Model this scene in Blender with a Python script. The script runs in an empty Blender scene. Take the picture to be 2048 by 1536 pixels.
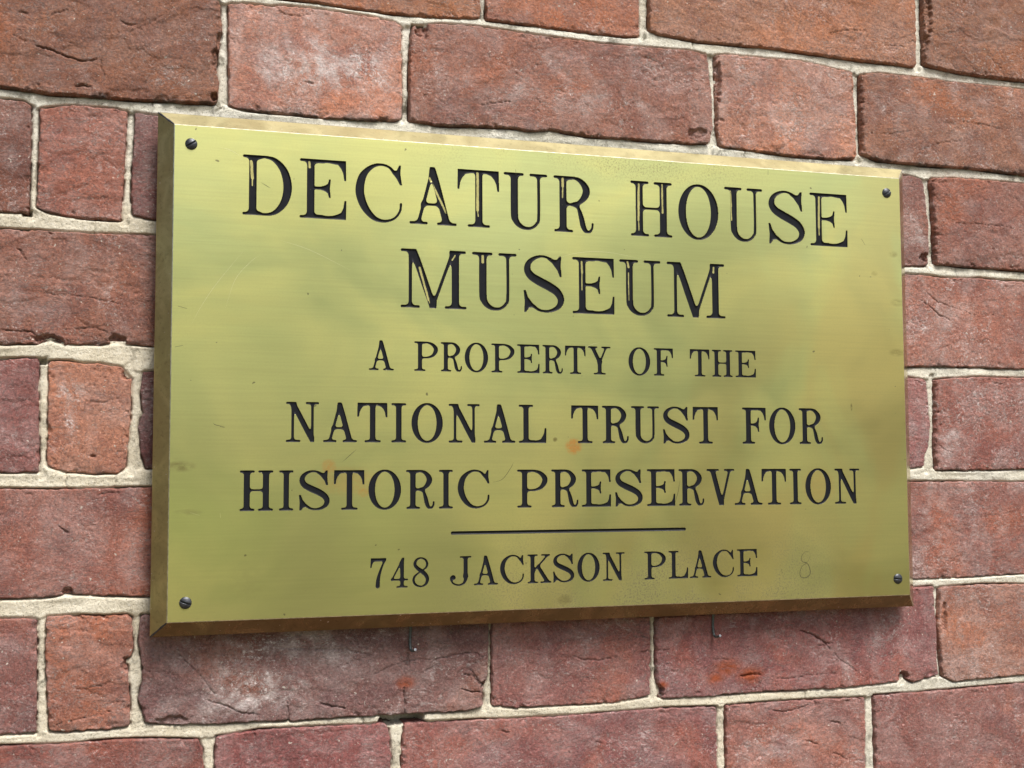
import bpy, math, random, json
import numpy as np
from mathutils import Matrix, Vector
from mathutils.geometry import delaunay_2d_cdt

# measured wall-plane coordinates (millimetres, x right, z up, origin at the plaque's centre)
CAM = {"loc": [-0.24782, -0.70495, -0.05523], "M": [[0.955647, -0.016806, -0.294033], [-0.294483, -0.068797, -0.953177], [-0.00421, 0.997489, -0.070695]], "lens": 44.1701, "H": 0.2649, "a": 0.00832, "b": 0.00881}
BRICKS = [["0a","o",[[-222.0,272.7],[-49.1,273.6]],[[-222.0,215.7],[-149.9,215.0],[-103.9,213.2],[-81.5,213.1],[-52.5,215.6],[-49.1,216.6]],[],[]],["0b","o",[[-45.0,272.4],[53.4,272.6]],[[-45.0,215.4],[-36.9,215.4],[-5.3,214.6],[27.2,213.9],[45.4,214.1],[53.4,215.6]],[],[]],["0c","o",[[60.5,276.5],[253.0,271.2]],[[60.5,219.5],[67.2,217.6],[93.2,215.7],[136.7,216.4],[165.5,216.0],[202.4,214.8],[225.0,214.6],[253.0,214.2]],[],[]],["0d","o",[[260.0,272.9],[372.9,269.9]],[[260.0,215.9],[279.2,213.9],[303.0,212.3],[338.7,212.3],[372.9,212.9]],[[259.6,239.8],[260.0,226.1]],[]],["1a","t",[[-356.9,210.4],[-315.5,209.6],[-264.7,209.2],[-201.3,208.8]],[[-355.3,151.0],[-314.1,150.6],[-304.2,149.9],[-291.6,149.0],[-276.5,149.3],[-268.8,149.1],[-243.1,149.6],[-221.6,150.0],[-204.1,150.7],[-202.0,152.0]],[],[[-199.7,193.0],[-201.5,178.5],[-202.5,169.8],[-201.0,162.9],[-201.7,155.7]]],["1b","l",[[-195.8,208.6],[-184.2,209.6],[-173.6,209.2],[-167.5,210.5],[-155.6,210.9],[-149.9,210.9],[-133.8,210.3],[-111.6,209.1],[-102.4,207.9],[-97.1,205.2]],[[-194.9,150.6],[-188.5,149.1],[-183.6,148.7],[-169.4,148.4],[-155.1,148.4],[-137.2,147.8],[-111.4,148.7],[-100.8,149.6],[-97.2,151.3]],[[-195.5,181.9]],[[-97.3,194.4],[-97.0,176.6],[-96.7,161.8]]],["1c","m",[[-90.2,206.5],[-83.6,207.8],[-73.6,209.4],[-58.0,210.4],[-30.7,209.6],[-4.7,208.5],[28.1,207.4],[53.3,208.0],[87.9,208.8],[98.2,207.5]],[[-91.9,150.0],[-73.6,148.8],[-30.9,150.9],[-18.4,149.4],[-5.1,151.4],[19.4,149.3],[52.6,149.6],[87.0,149.7],[99.7,150.9]],[[-91.4,195.0],[-91.9,177.0]],[[99.9,200.9],[101.3,185.6],[102.0,161.3]]],["1d","l",[[105.5,207.6],[114.3,209.1],[139.4,209.2],[166.8,209.8],[180.7,208.1],[203.3,205.6]],[[108.0,149.6],[135.3,148.4],[160.7,147.3],[184.0,147.3],[205.1,148.5]],[[105.9,186.0],[106.1,161.6]],[[204.3,200.6],[204.6,186.3],[205.3,169.4]]],["1e","m",[[210.7,204.6],[223.6,206.7],[242.7,206.8],[282.5,205.9],[338.5,206.0],[437.0,206.3]],[[210.4,151.8],[222.0,148.7],[250.9,148.0],[300.7,148.0],[336.1,146.6],[434.0,144.9]],[[210.0,178.1]],[]],["2a","p",[[-338.4,144.7],[-314.0,144.1],[-302.5,143.5],[-299.0,141.6]],[[-336.9,84.2],[-312.6,83.8],[-305.2,83.7],[-298.8,84.0]],[],[[-298.7,136.7],[-298.5,116.1],[-298.7,93.2]]],["2b","r",[[-293.7,140.4],[-282.2,143.0],[-269.2,143.5],[-257.1,143.4],[-249.5,142.4]],[[-294.4,87.5],[-291.6,86.1],[-287.3,84.2],[-274.7,82.7],[-258.3,82.3],[-251.9,82.6]],[[-293.5,130.3],[-294.2,116.5],[-294.0,95.9]],[[-250.2,119.6],[-251.1,98.6]]],["2c","p",[[-245.3,142.2],[-166.8,138.0],[-79.9,133.4]],[[-245.4,85.5],[-235.0,83.9],[-160.8,84.6],[-79.9,83.1]],[[-245.1,127.2],[-246.1,113.0],[-246.4,97.0]],[]],["2y","l",[[158.4,141.0],[240.3,139.9],[248.7,139.5],[255.2,137.5]],[[157.1,82.6],[240.4,79.6],[255.3,80.3],[258.5,82.1]],[],[[256.5,130.6],[258.1,117.9],[259.2,105.2]]],["2z","r",[[262.6,139.0],[280.2,140.2],[300.4,140.5],[335.9,140.1],[455.7,139.1]],[[263.8,81.7],[288.0,81.1],[333.5,80.4],[452.6,78.8]],[[263.2,122.6],[263.9,105.5]],[]],["3a","r",[[-378.9,74.2],[-312.4,74.2],[-287.1,74.2],[-267.9,74.1],[-234.8,74.8],[-224.6,74.8]],[[-377.1,11.1],[-311.0,13.3],[-292.3,14.4],[-290.1,15.2],[-286.4,16.6],[-282.7,15.4],[-279.6,14.2],[-261.2,14.4],[-253.6,15.7],[-234.9,14.5],[-223.7,14.8]],[],[]],["3z","l",[[142.7,75.6],[240.2,73.7],[258.2,73.8],[267.8,72.5],[298.0,73.4],[309.9,72.9],[333.2,72.5],[375.1,71.8]],[[141.4,15.7],[240.3,13.4],[285.6,14.0],[330.9,13.3],[372.6,12.4]],[],[]],["4a","p",[[-367.7,3.1],[-310.8,5.4],[-292.2,6.1]],[[-366.0,-54.4],[-309.4,-53.6],[-290.7,-53.4]],[],[]],["4b","r",[[-286.7,4.9],[-276.2,4.9],[-271.1,3.9],[-260.2,3.9],[-250.5,2.2],[-247.1,-1.5],[-245.0,-3.9]],[[-286.5,-50.5],[-278.3,-53.2],[-262.5,-54.5],[-251.3,-54.1],[-247.3,-51.4]],[[-286.3,-24.2]],[[-245.0,-6.0],[-245.2,-23.8],[-246.0,-36.2],[-246.9,-43.4]]],["4c","p",[[-238.3,0.0],[-154.5,1.4],[-73.9,2.1]],[[-236.5,-51.7],[-154.1,-52.5],[-74.0,-53.3]],[[-240.0,-10.3],[-238.5,-21.9],[-240.5,-29.9],[-239.2,-42.8]],[]],["4y","l",[[151.8,5.2],[240.4,5.5],[252.9,4.5]],[[150.5,-54.7],[240.9,-53.1],[251.1,-51.8]],[],[[254.6,-2.1],[256.1,-25.7],[254.5,-39.7],[251.7,-44.0]]],["4z","l",[[261.3,4.6],[275.6,5.9],[295.6,6.9],[330.6,6.9],[449.0,7.2]],[[260.2,-54.1],[283.2,-54.5],[328.2,-53.6],[446.0,-51.6]],[[261.0,-17.4],[260.1,-34.2]],[]],["5a","m",[[-374.9,-63.4],[-309.2,-62.4],[-284.3,-63.1],[-234.3,-62.4],[-222.6,-62.3]],[[-373.3,-118.4],[-308.0,-118.8],[-289.5,-119.2],[-281.2,-118.4],[-277.0,-117.3],[-258.0,-118.7],[-234.4,-120.2],[-221.7,-120.4]],[],[]],["5z","l",[[145.0,-62.8],[240.6,-62.4],[273.3,-62.3],[327.9,-63.0],[369.3,-63.2]],[[143.7,-126.1],[239.4,-124.5],[271.2,-124.4],[325.5,-123.0],[366.7,-122.1]],[],[]],["6a","p",[[-363.9,-129.2],[-307.7,-129.6],[-293.2,-129.9],[-290.0,-130.5]],[[-362.2,-187.2],[-306.4,-188.1],[-289.3,-188.4]],[],[[-289.7,-158.5]]],["6b","r",[[-284.9,-129.2],[-270.6,-128.9],[-256.1,-130.0],[-245.0,-129.9],[-242.6,-131.3]],[[-282.5,-187.8],[-274.9,-188.6],[-263.0,-188.5],[-253.8,-188.6],[-242.7,-187.7]],[[-285.1,-145.7],[-284.2,-165.5]],[[-241.9,-148.9],[-244.5,-155.6],[-243.9,-164.2],[-243.2,-174.2]]],["6c","p",[[-237.6,-130.1],[-153.5,-134.1],[-45.5,-138.7]],[[-234.4,-186.2],[-227.2,-187.7],[-198.1,-189.2],[-180.1,-189.2],[-161.0,-189.9],[-159.3,-188.6],[-157.4,-190.1],[-131.6,-189.5],[-94.2,-190.1],[-58.7,-190.2],[-48.6,-188.0]],[[-238.6,-145.1],[-236.1,-157.8],[-236.3,-164.6],[-238.2,-173.2]],[[-45.2,-147.8],[-45.8,-157.8],[-45.9,-170.8],[-48.3,-180.1]]],["6d","p",[[-42.5,-138.8],[55.8,-141.9]],[[-42.6,-188.3],[-32.4,-190.3],[-1.2,-190.7],[34.6,-191.3],[45.5,-189.6],[55.2,-188.3]],[[-43.1,-149.3],[-42.9,-171.0]],[[56.1,-168.6]]],["6e","p",[[60.1,-142.0],[157.3,-141.3],[240.3,-130.3],[254.6,-130.1]],[[61.4,-189.6],[66.6,-190.4],[88.3,-190.5],[135.4,-190.0],[184.5,-190.8],[226.3,-188.7],[230.8,-185.7],[233.7,-187.8],[238.5,-189.9],[249.8,-187.3],[256.2,-186.1]],[[59.8,-158.7],[59.9,-176.5]],[[255.8,-153.8]]],["6f","l",[[260.3,-130.6],[290.7,-129.9],[325.2,-130.6],[378.6,-131.1]],[[260.3,-187.2],[268.9,-190.9],[298.2,-190.1],[322.9,-189.4],[376.0,-189.1]],[[258.0,-153.9],[259.5,-178.3]],[]],["7a","p",[[-350.7,-192.9],[-306.2,-194.4],[-275.5,-195.2],[-250.2,-194.8],[-230.9,-195.5],[-207.4,-197.6]],[[-350.7,-249.9],[-207.4,-254.6]],[],[[-205.3,-202.7],[-204.6,-212.3]]],["7b","p",[[-197.8,-196.6],[-174.7,-194.4],[-145.6,-194.6],[-125.4,-195.0],[-105.9,-195.2]],[[-197.8,-253.6],[-105.9,-252.2]],[[-198.4,-205.8]],[[-103.7,-198.9],[-102.2,-213.6]]],["7c","p",[[-94.2,-195.9],[-66.4,-196.2],[-32.4,-197.1],[14.3,-197.4],[63.2,-196.7],[98.9,-197.9]],[[-94.2,-252.9],[98.9,-254.9]],[[-95.9,-214.0]],[[98.9,-216.2]]],["7d","p",[[105.3,-197.7],[135.2,-197.0],[166.6,-197.2],[202.6,-198.0]],[[105.3,-254.7],[202.6,-255.0]],[],[[201.7,-230.3]]],["7e","p",[[209.6,-197.2],[268.7,-196.6],[322.6,-195.3],[425.9,-193.3]],[[209.6,-254.2],[425.9,-250.3]],[],[]]]
TEXT = [[["D",-188.77,-162.06,118.68,85.35],["E",-157.89,-131.91,118.74,85.38],["C",-126.96,-100.31,118.79,85.41],["A",-96.1,-68.51,118.85,85.44],["T",-68.16,-43.15,118.9,85.47],["U",-40.44,-13.74,118.95,85.5],["R",-9.98,15.01,119.01,85.53],["H",38.65,65.72,119.1,85.58],["O",69.71,96.45,119.15,85.61],["U",100.5,126.54,119.21,85.64],["S",130.46,155.8,119.26,85.67],["E",159.51,186.21,119.32,85.7]],[["M",-101.13,-62.79,71.26,37.67],["U",-59.57,-32.75,71.23,37.67],["S",-28.67,-3.73,71.21,37.67],["E",1.32,27.83,71.18,37.67],["U",31.0,57.62,71.16,37.67],["M",61.55,100.17,71.13,37.67]],[["A",-118.99,-104.85,18.87,2.09],["P",-93.26,-79.51,18.84,2.11],["R",-77.97,-65.51,18.83,2.11],["O",-63.96,-50.1,18.82,2.12],["P",-48.2,-34.31,18.8,2.13],["E",-32.75,-19.15,18.79,2.14],["R",-17.38,-4.87,18.77,2.14],["T",-3.63,9.27,18.76,2.15],["Y",10.67,24.92,18.74,2.16],["O",36.21,50.2,18.72,2.17],["F",52.43,65.01,18.71,2.18],["T",75.9,89.01,18.68,2.19],["H",90.63,104.34,18.67,2.2],["E",106.18,120.05,18.65,2.21]],[["N",-164.32,-146.33,-16.06,-38.03],["A",-144.09,-125.36,-16.06,-38.05],["T",-125.36,-108.37,-16.06,-38.06],["I",-106.22,-97.78,-16.06,-38.07],["O",-94.81,-76.74,-16.06,-38.08],["N",-73.4,-55.12,-16.06,-38.09],["A",-52.79,-33.95,-16.06,-38.1],["L",-31.97,-15.21,-16.06,-38.12],["T",-0.1,16.91,-16.06,-38.14],["R",19.13,35.93,-16.06,-38.15],["U",37.48,55.43,-16.06,-38.16],["S",57.82,75.15,-16.06,-38.17],["T",77.21,94.07,-16.06,-38.19],["F",110.08,126.26,-16.06,-38.21],["O",128.3,146.43,-16.06,-38.22],["R",148.83,165.49,-16.06,-38.23]],[["H",-188.57,-170.74,-53.2,-75.0],["I",-167.67,-159.98,-53.21,-75.01],["S",-157.02,-140.25,-53.21,-75.01],["T",-138.08,-121.12,-53.22,-75.02],["O",-118.97,-100.57,-53.22,-75.03],["R",-97.85,-81.47,-53.23,-75.04],["I",-78.97,-70.91,-53.23,-75.05],["C",-68.21,-49.47,-53.24,-75.05],["P",-33.1,-14.66,-53.25,-75.07],["R",-12.5,4.12,-53.25,-75.08],["E",6.16,24.39,-53.26,-75.09],["S",26.9,44.44,-53.27,-75.1],["E",47.06,65.24,-53.27,-75.11],["R",67.45,84.16,-53.28,-75.12],["V",85.77,104.32,-53.28,-75.12],["A",104.17,122.92,-53.29,-75.13],["T",122.44,139.3,-53.3,-75.14],["I",141.57,149.66,-53.3,-75.15],["O",152.4,170.32,-53.3,-75.15],["N",172.93,190.63,-53.31,-75.16]],[["7",-117.8,-108.75,-101.65,-118.23],["4",-106.34,-96.47,-101.64,-118.2],["8",-94.18,-84.58,-101.64,-118.18],["J",-72.71,-60.23,-101.62,-118.14],["A",-58.83,-44.67,-101.62,-118.11],["C",-43.48,-29.23,-101.61,-118.09],["K",-27.11,-12.81,-101.6,-118.06],["S",-11.81,1.19,-101.59,-118.03],["O",3.07,16.85,-101.59,-118.0],["N",18.75,32.55,-101.58,-117.98],["P",44.89,58.64,-101.56,-117.93],["L",60.34,72.96,-101.56,-117.9],["A",73.97,88.03,-101.55,-117.88],["C",89.06,102.99,-101.54,-117.85],["E",105.09,118.66,-101.53,-117.82]]]
MISC = {"screws":[[-216.1,122.3],[215.3,122.4],[216.4,-122.3],[-215.8,-122.5]],"rule":[[-71.2,-88.7],[70.9,-88.9]],"eight":[[154.7,-104.2],[152.7,-103.9],[150.9,-104.3],[148.7,-107.1],[149.4,-109.9],[152.4,-111.0],[154.2,-113.8],[154.4,-117.6],[151.6,-119.7],[148.4,-119.4],[147.4,-116.5],[149.1,-112.8],[152.4,-110.5],[154.6,-107.2],[154.7,-104.6]],"dark_scr":[[[-178.9,103.7],[-176.2,102.2],[-173.8,100.9]],[[-33.2,120.8],[-32.9,117.5]],[[-199.2,-29.8],[-196.8,-30.3]],[[-202.9,-27.9],[-201.3,-29.0],[-196.8,-29.8]],[[-221.8,34.2],[-217.1,33.0]],[[-223.0,12.3],[-218.9,13.2]],[[-133.4,-48.8],[-129.2,-45.0],[-125.7,-41.9]],[[196.1,91.7],[198.6,88.0]],[[134.6,-113.7],[135.5,-116.8]],[[-47.7,-60.5],[-41.8,-58.6],[-36.7,-52.1],[-35.2,-48.9]],[[65.0,-73.1],[67.0,-67.2],[68.4,-59.8]],[[130.9,131.6],[130.8,128.5]]],"light_scr":[[[-201.0,121.5],[-197.0,120.9],[-193.0,119.3],[-189.8,117.0]],[[-214.4,25.3],[-210.4,33.3],[-204.0,44.0],[-196.2,54.7],[-187.9,65.4]],[[-197.3,32.9],[-192.2,49.4],[-184.4,59.3],[-179.1,63.7]],[[-168.4,72.4],[-152.0,67.7],[-129.7,57.6]],[[-12.4,68.6],[6.3,73.9],[25.2,74.8],[47.6,71.4]],[[8.3,16.4],[12.0,19.4],[18.3,21.1]],[[-214.1,-75.3],[-209.2,-76.9]],[[-198.6,-75.8],[-198.3,-78.4]]],"pins":[[-90.8,-152.7],[97.6,-152.8]],"streaks":[[-184.1,115.2,-183.5,106.1,1.11],[-183.5,106.1,-183.5,102.0,0.56],[-152.6,116.9,-152.3,114.1,0.98],[-84.5,112.7,-74.6,93.1,0.89],[-55.9,117.2,-55.9,95.6,1.11],[-55.9,95.6,-55.6,92.1,0.56],[-4.0,117.4,-4.0,112.9,1.11],[-4.0,112.9,-4.1,106.1,0.56],[44.3,117.2,44.0,95.4,0.98],[44.0,95.4,44.2,89.3,0.56],[59.6,117.9,59.7,100.8,0.84],[104.9,116.8,105.4,107.5,0.98],[105.4,107.5,105.6,98.8,0.56],[166.6,116.8,166.2,97.4,0.98],[166.2,97.4,166.4,92.7,0.56],[-90.0,60.8,-84.8,42.5,0.89],[-85.1,43.9,-84.2,40.8,0.56],[-53.0,69.1,-53.0,65.6,1.11],[7.5,68.6,7.7,62.1,0.84],[7.7,62.1,7.6,51.8,0.45],[36.6,69.7,37.2,66.7,0.98],[37.2,63.4,37.3,46.9,0.45],[92.9,68.9,92.8,65.8,0.84],[-71.1,65.9,-69.3,68.6,0.61],[-164.1,-18.4,-160.8,-23.8,0.7],[-117.1,-17.3,-117.1,-18.4,0.84],[-116.8,-36.7,-116.8,-37.5,0.84],[-131.8,-29.3,-131.0,-30.4,0.61],[14.5,-15.7,14.8,-21.6,0.5],[23.5,-27.4,23.4,-34.7,0.64],[41.6,-18.4,41.8,-33.1,0.61],[85.7,-20.9,85.9,-29.9,0.42],[131.6,-30.3,132.2,-33.9,0.56],[10.7,-55.1,11.2,-72.5,0.5],[51.0,-58.2,51.2,-71.5,0.5],[72.0,-59.8,72.2,-68.7,0.5],[-1.7,-65.1,1.9,-72.4,0.45],[-66.8,-67.4,-65.1,-69.7,0.56],[-8.7,-56.5,-7.8,-68.0,0.39],[-57.3,12.5,-57.3,12.5,0.28],[13.3,16.5,14.5,12.1,0.56],[-64.0,-116.3,-64.0,-117.2,0.56],[-49.4,-115.4,-47.9,-117.1,0.56],[42.2,-103.5,43.0,-115.1,0.39],[47.6,-103.6,47.7,-116.7,0.42],[61.3,-103.9,62.1,-115.7,0.33],[-111.5,64.0,-111.5,64.0,0.28]],"cracks":[[[[-296.7,174.0],[-289.6,172.5],[-280.7,169.5],[-273.0,167.8],[-262.7,170.1]],0.68,2.2],[[[-262.7,170.1],[-263.9,166.9],[-261.3,161.1]],0.34,1],[[[-308.6,179.1],[-303.5,176.4],[-297.2,175.6]],0.34,1],[[[-250.0,185.9],[-238.2,192.4],[-229.0,199.9],[-226.5,207.2]],0.27,0.8],[[[-253.2,192.0],[-250.0,190.3],[-245.6,191.1]],0.68,1.5],[[[-289.3,192.1],[-285.0,193.4],[-281.2,195.7]],0.51,1.2],[[[-306.4,191.9],[-301.3,191.6]],0.51,1.2],[[[-276.5,153.4],[-272.7,154.5],[-268.9,154.3]],1.02,2.0],[[[-168.9,209.5],[-166.9,206.5],[-158.9,205.3],[-149.9,207.7]],0.43,1],[[[-153.5,167.7],[-148.7,167.2]],0.51,1.2],[[[-49.5,162.7],[-37.1,165.3],[-30.9,166.4]],0.43,1],[[[-15.1,170.2],[-10.4,165.4]],0.34,1],[[[186.8,230.0],[199.1,233.3],[215.0,235.2]],0.43,1.2],[[[224.2,226.0],[240.6,226.6],[247.6,225.9]],0.34,0.9],[[[216.1,165.6],[231.2,166.7],[250.5,170.6]],0.34,0.9],[[[253.9,157.7],[269.7,163.9],[285.4,165.4]],0.31,0.8],[[[285.9,179.1],[303.8,178.5],[321.8,175.7]],0.37,0.9],[[[-304.3,64.7],[-301.8,62.7],[-298.4,57.0]],0.51,1.2],[[[-280.2,40.9],[-266.7,39.5],[-252.6,36.8]],0.34,0.9],[[[-292.0,43.9],[-288.2,40.9],[-280.6,40.4]],0.34,0.9],[[[-311.1,20.7],[-296.4,20.3],[-290.1,16.5]],0.51,1.2],[[[-279.0,22.2],[-263.9,23.4],[-254.9,20.2]],0.43,1],[[[-272.0,-15.5],[-259.4,-16.7],[-250.5,-13.9]],0.31,0.8],[[[-265.2,-45.0],[-262.6,-45.5]],0.85,2],[[[-307.2,-45.0],[-295.0,-45.8]],0.34,0.8],[[[-261.0,-65.9],[-256.0,-64.9],[-250.1,-64.7]],0.43,1],[[[-279.9,-82.3],[-276.9,-84.7],[-274.9,-85.8]],0.68,1.4],[[[-282.3,-185.5],[-270.1,-183.0],[-257.7,-181.1],[-251.4,-178.9]],0.37,1],[[[-270.4,-167.5],[-257.9,-166.1],[-246.7,-162.3]],0.34,0.9],[[[-252.8,-175.7],[-246.5,-174.5],[-243.9,-176.7]],0.34,1],[[[-235.3,-159.4],[-225.0,-160.5],[-219.8,-162.3]],0.34,0.8],[[[-217.4,-151.9],[-209.5,-160.2],[-204.2,-166.3],[-198.8,-174.0]],0.44,1],[[[-203.5,-176.4],[-193.5,-179.6],[-185.5,-184.1],[-174.8,-185.5]],0.51,1.2],[[[-160.0,-180.2],[-159.1,-187.0],[-159.1,-189.7]],0.51,1.4],[[[-142.1,-181.2],[-136.6,-183.5],[-128.2,-184.8]],0.68,1.6],[[[-165.7,-150.2],[-153.4,-151.5],[-128.4,-152.9],[-112.9,-156.7],[-125.6,-160.2],[-133.4,-162.6]],0.34,0.9],[[[-95.4,-175.6],[-94.3,-182.6],[-94.2,-190.1]],0.6,2],[[[-112.8,-167.7],[-100.0,-162.3],[-88.5,-160.0],[-76.9,-161.1],[-63.7,-158.4],[-53.3,-158.0],[-47.9,-161.1]],0.44,1.3],[[[-56.3,-166.3],[-51.8,-173.6],[-47.4,-177.3]],0.51,1.5],[[[-59.8,-169.8],[-54.8,-171.2],[-48.9,-177.8]],0.51,1.5],[[[-61.6,-178.2],[-54.8,-180.3],[-48.0,-180.6]],0.6,1.8],[[[-84.2,-167.8],[-74.0,-162.7]],0.34,1],[[[6.2,-162.1],[12.4,-165.1],[23.4,-165.9],[33.0,-164.8]],0.51,1.3],[[[48.4,-162.9],[52.3,-162.5],[55.6,-161.2]],0.41,1.2],[[[-20.1,-158.1],[-10.9,-157.9]],0.34,0.9],[[[157.0,-153.7],[165.8,-157.1],[175.2,-162.8],[177.3,-166.0]],0.68,2.2],[[[175.2,-162.8],[179.8,-162.7]],0.51,1.6],[[[168.1,-163.4],[174.5,-163.7]],0.51,1.4],[[[178.0,-166.3],[184.9,-173.5],[192.0,-177.6],[206.2,-188.6]],0.37,1],[[[115.0,-180.2],[121.9,-179.3],[128.7,-179.6]],1.02,1.8],[[[132.8,-182.3],[149.4,-183.1],[163.4,-181.7],[184.7,-181.2]],0.34,0.9],[[[128.3,-180.8],[128.5,-190.6]],0.34,1],[[[60.4,-162.3],[68.6,-161.4]],0.41,1.2],[[[131.7,-200.4],[143.7,-203.3],[155.9,-201.8],[163.0,-199.5]],0.48,1.2],[[[177.9,-210.8],[183.9,-212.7]],0.68,1.6],[[[159.0,-221.3],[169.4,-225.0]],0.51,1.3],[[[178.1,-230.2],[186.9,-233.9]],0.51,1.3],[[[-38.5,-203.3],[-33.1,-204.2]],0.51,1.5],[[[16.7,-212.0],[29.3,-215.7]],0.43,1],[[[254.8,64.0],[262.3,57.6],[273.8,54.0],[293.2,48.7]],0.37,1],[[[252.7,57.3],[265.8,47.8],[273.5,44.7]],0.51,1.4],[[[261.2,24.4],[272.9,28.0]],0.34,0.9],[[[269.8,109.8],[287.4,110.1],[315.3,109.9],[334.6,106.5]],0.34,0.9],[[[254.7,1.2],[258.5,-0.4]],0.34,1],[[[305.3,3.4],[313.2,2.8]],0.34,1],[[[259.2,-36.5],[264.8,-39.7],[272.4,-43.0]],0.34,1],[[[96.7,-169.3],[111.8,-169.4]],0.34,0.9]],"mortar_holes":[[-95.7,-192.7,13.0,3.7,11],[-87.2,203.8,3.7,4.3,8],[-297.2,199.0,0.0,0.0,0],[-289.7,4.9,1.9,1.9,6],[-299.0,83.5,2.5,1.9,5]],"chips":[[-84.5,204.7,4.0,4.7,3.5],[91.2,156.0,6.8,3.7,2.0],[262.7,250.4,2.8,15.5,2.5],[260.1,231.3,2.2,5.0,2.5],[107.0,191.9,1.9,12.4,3],[255.5,85.6,3.7,2.8,3],[230.8,-185.7,4.3,2.8,4],[-286.4,16.1,7.4,3.1,2.5],[-252.3,17.0,5.0,2.8,3],[-275.6,-116.3,2.8,1.9,2.5],[-246.8,-1.7,3.1,2.8,3],[-82.8,-41.8,2.8,5.6,3],[262.4,-148.3,1.9,9.3,1.6],[61.7,-186.9,2.5,5.0,3],[-47.4,-181.0,2.5,6.8,2.5],[-219.5,-186.0,8.7,2.2,1.5],[-244.0,-155.9,3.7,4.3,3],[-200.5,187.2,1.9,4.3,3],[-203.1,175.5,1.9,6.8,3],[-203.4,154.1,1.9,2.5,3]],"glints":[[1.3,-40.0,5.58,5.27,1.0],[161.5,-64.0,13.02,11.78,0.24],[-130.6,-59.2,18.6,8.68,0.3],[-140.8,-51.0,4.34,4.34,0.6],[-121.4,-65.6,3.7199999999999998,3.1,0.4]],"rust":[[106.7,-174.3,26],[121.9,-179.6,26],[-94.3,-172.8,16],[98.2,-180.2,18],[63.4,-182.6,10]],"lime":[[-141.6,175.4,49.6,21.7,1.15],[-178.9,-172.4,34.1,18.6,1.3],[-164.3,-151.6,52.7,15.5,0.8],[160.9,173.8,40.3,21.7,0.55],[265.5,37.8,21.7,27.9,0.6],[270.8,-34.8,9.3,18.6,0.9],[288.2,-197.7,62.0,15.5,0.3],[-2.4,169.8,77.5,15.5,0.45],[191.9,-180.0,7.8,13.9,0.6],[221.5,-162.6,24.8,18.6,0.5],[-255.2,38.6,9.3,12.4,0.8],[-275.8,-15.6,8.7,18.6,0.9],[-227.2,163.3,18.6,9.3,0.5],[23.4,-171.7,21.7,12.4,0.45],[141.6,-223.2,24.8,18.6,0.5],[257.6,-86.9,18.6,18.6,0.5],[252.0,97.1,9.3,18.6,0.8],[285.4,-168.5,18.6,18.6,0.45],[-301.6,34.2,12.4,12.4,0.4],[65.2,-173.8,18.6,9.3,0.3],[-180.1,-185.8,12.4,15.5,0.4]]}

# ---------------------------------------------------------------- camera, light, exposure
sc = bpy.context.scene
cam = bpy.data.cameras.new('camera'); cam_o = bpy.data.objects.new('camera', cam)
sc.collection.objects.link(cam_o); sc.camera = cam_o
m = CAM['M']; l = CAM['loc']
cam_o.matrix_world = Matrix(((m[0][0], m[0][1], m[0][2], l[0]), (m[1][0], m[1][1], m[1][2], l[1]),
                             (m[2][0], m[2][1], m[2][2], l[2]), (0, 0, 0, 1)))
cam.lens = CAM['lens']; cam.sensor_width = 36; cam.clip_start = .01; cam.clip_end = 500

SUN_DIR = Vector((.27, -.62, 1.12)).normalized()        # towards the bright part of the sky
sun = bpy.data.lights.new('sun', 'SUN'); sun_o = bpy.data.objects.new('sun', sun); sc.collection.objects.link(sun_o)
sun.energy = 2.0; sun.angle = math.radians(26); sun.color = (1, .975, .94)
sun_o.rotation_euler = SUN_DIR.to_track_quat('Z', 'Y').to_euler()
elev = math.asin(SUN_DIR.z); azim = math.atan2(SUN_DIR.x, SUN_DIR.y)
w = bpy.data.worlds.new('World'); sc.world = w; w.use_nodes = True
sky = w.node_tree.nodes.new('ShaderNodeTexSky'); sky.sky_type = 'NISHITA'; sky.sun_disc = False
sky.sun_elevation = elev; sky.sun_rotation = azim; sky.dust_density = 5; sky.air_density = 1; sky.ozone_density = .6
bg = w.node_tree.nodes['Background']; w.node_tree.links.new(sky.outputs[0], bg.inputs[0]); bg.inputs[1].default_value = .045
sc.view_settings.view_transform = 'Standard'; sc.view_settings.look = 'None'
sc.view_settings.exposure = 1.3; sc.view_settings.gamma = 1
# ---------------------------------------------------------------- helpers
C = bpy.context.scene.collection
YF = -0.0180            # depth of the plaque's front face; the brick faces lie about y = 0
MMU = 0.001

def link(name, me, parent=None, mat=None):
    o = bpy.data.objects.new(name, me)
    C.objects.link(o)
    if parent: o.parent = parent
    if mat and me: me.materials.append(mat)
    return o

def tag(o, label=None, category=None, group=None, kind=None):
    if label: o["label"] = label
    if category: o["category"] = category
    if group: o["group"] = group
    if kind: o["kind"] = kind
    return o

def mesh_np(name, V, F, smooth=True):
    """V (n,3) array, F (m,3|4) int array"""
    me = bpy.data.meshes.new(name)
    V = np.asarray(V, dtype=np.float32); F = np.asarray(F, dtype=np.int32)
    k = F.shape[1]
    me.vertices.add(len(V)); me.vertices.foreach_set("co", V.ravel())
    me.loops.add(F.size); me.loops.foreach_set("vertex_index", F.ravel())
    me.polygons.add(len(F)); me.polygons.foreach_set("loop_start", np.arange(0, F.size, k, dtype=np.int32))
    me.polygons.foreach_set("loop_total", np.full(len(F), k, dtype=np.int32))
    me.polygons.foreach_set("use_smooth", np.full(len(F), smooth, dtype=bool))
    me.update(calc_edges=True); me.validate()
    return me

def attr(me, name, arr):
    a = me.attributes.new(name, 'FLOAT', 'POINT')
    a.data.foreach_set("value", np.asarray(arr, dtype=np.float32).ravel())

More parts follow.
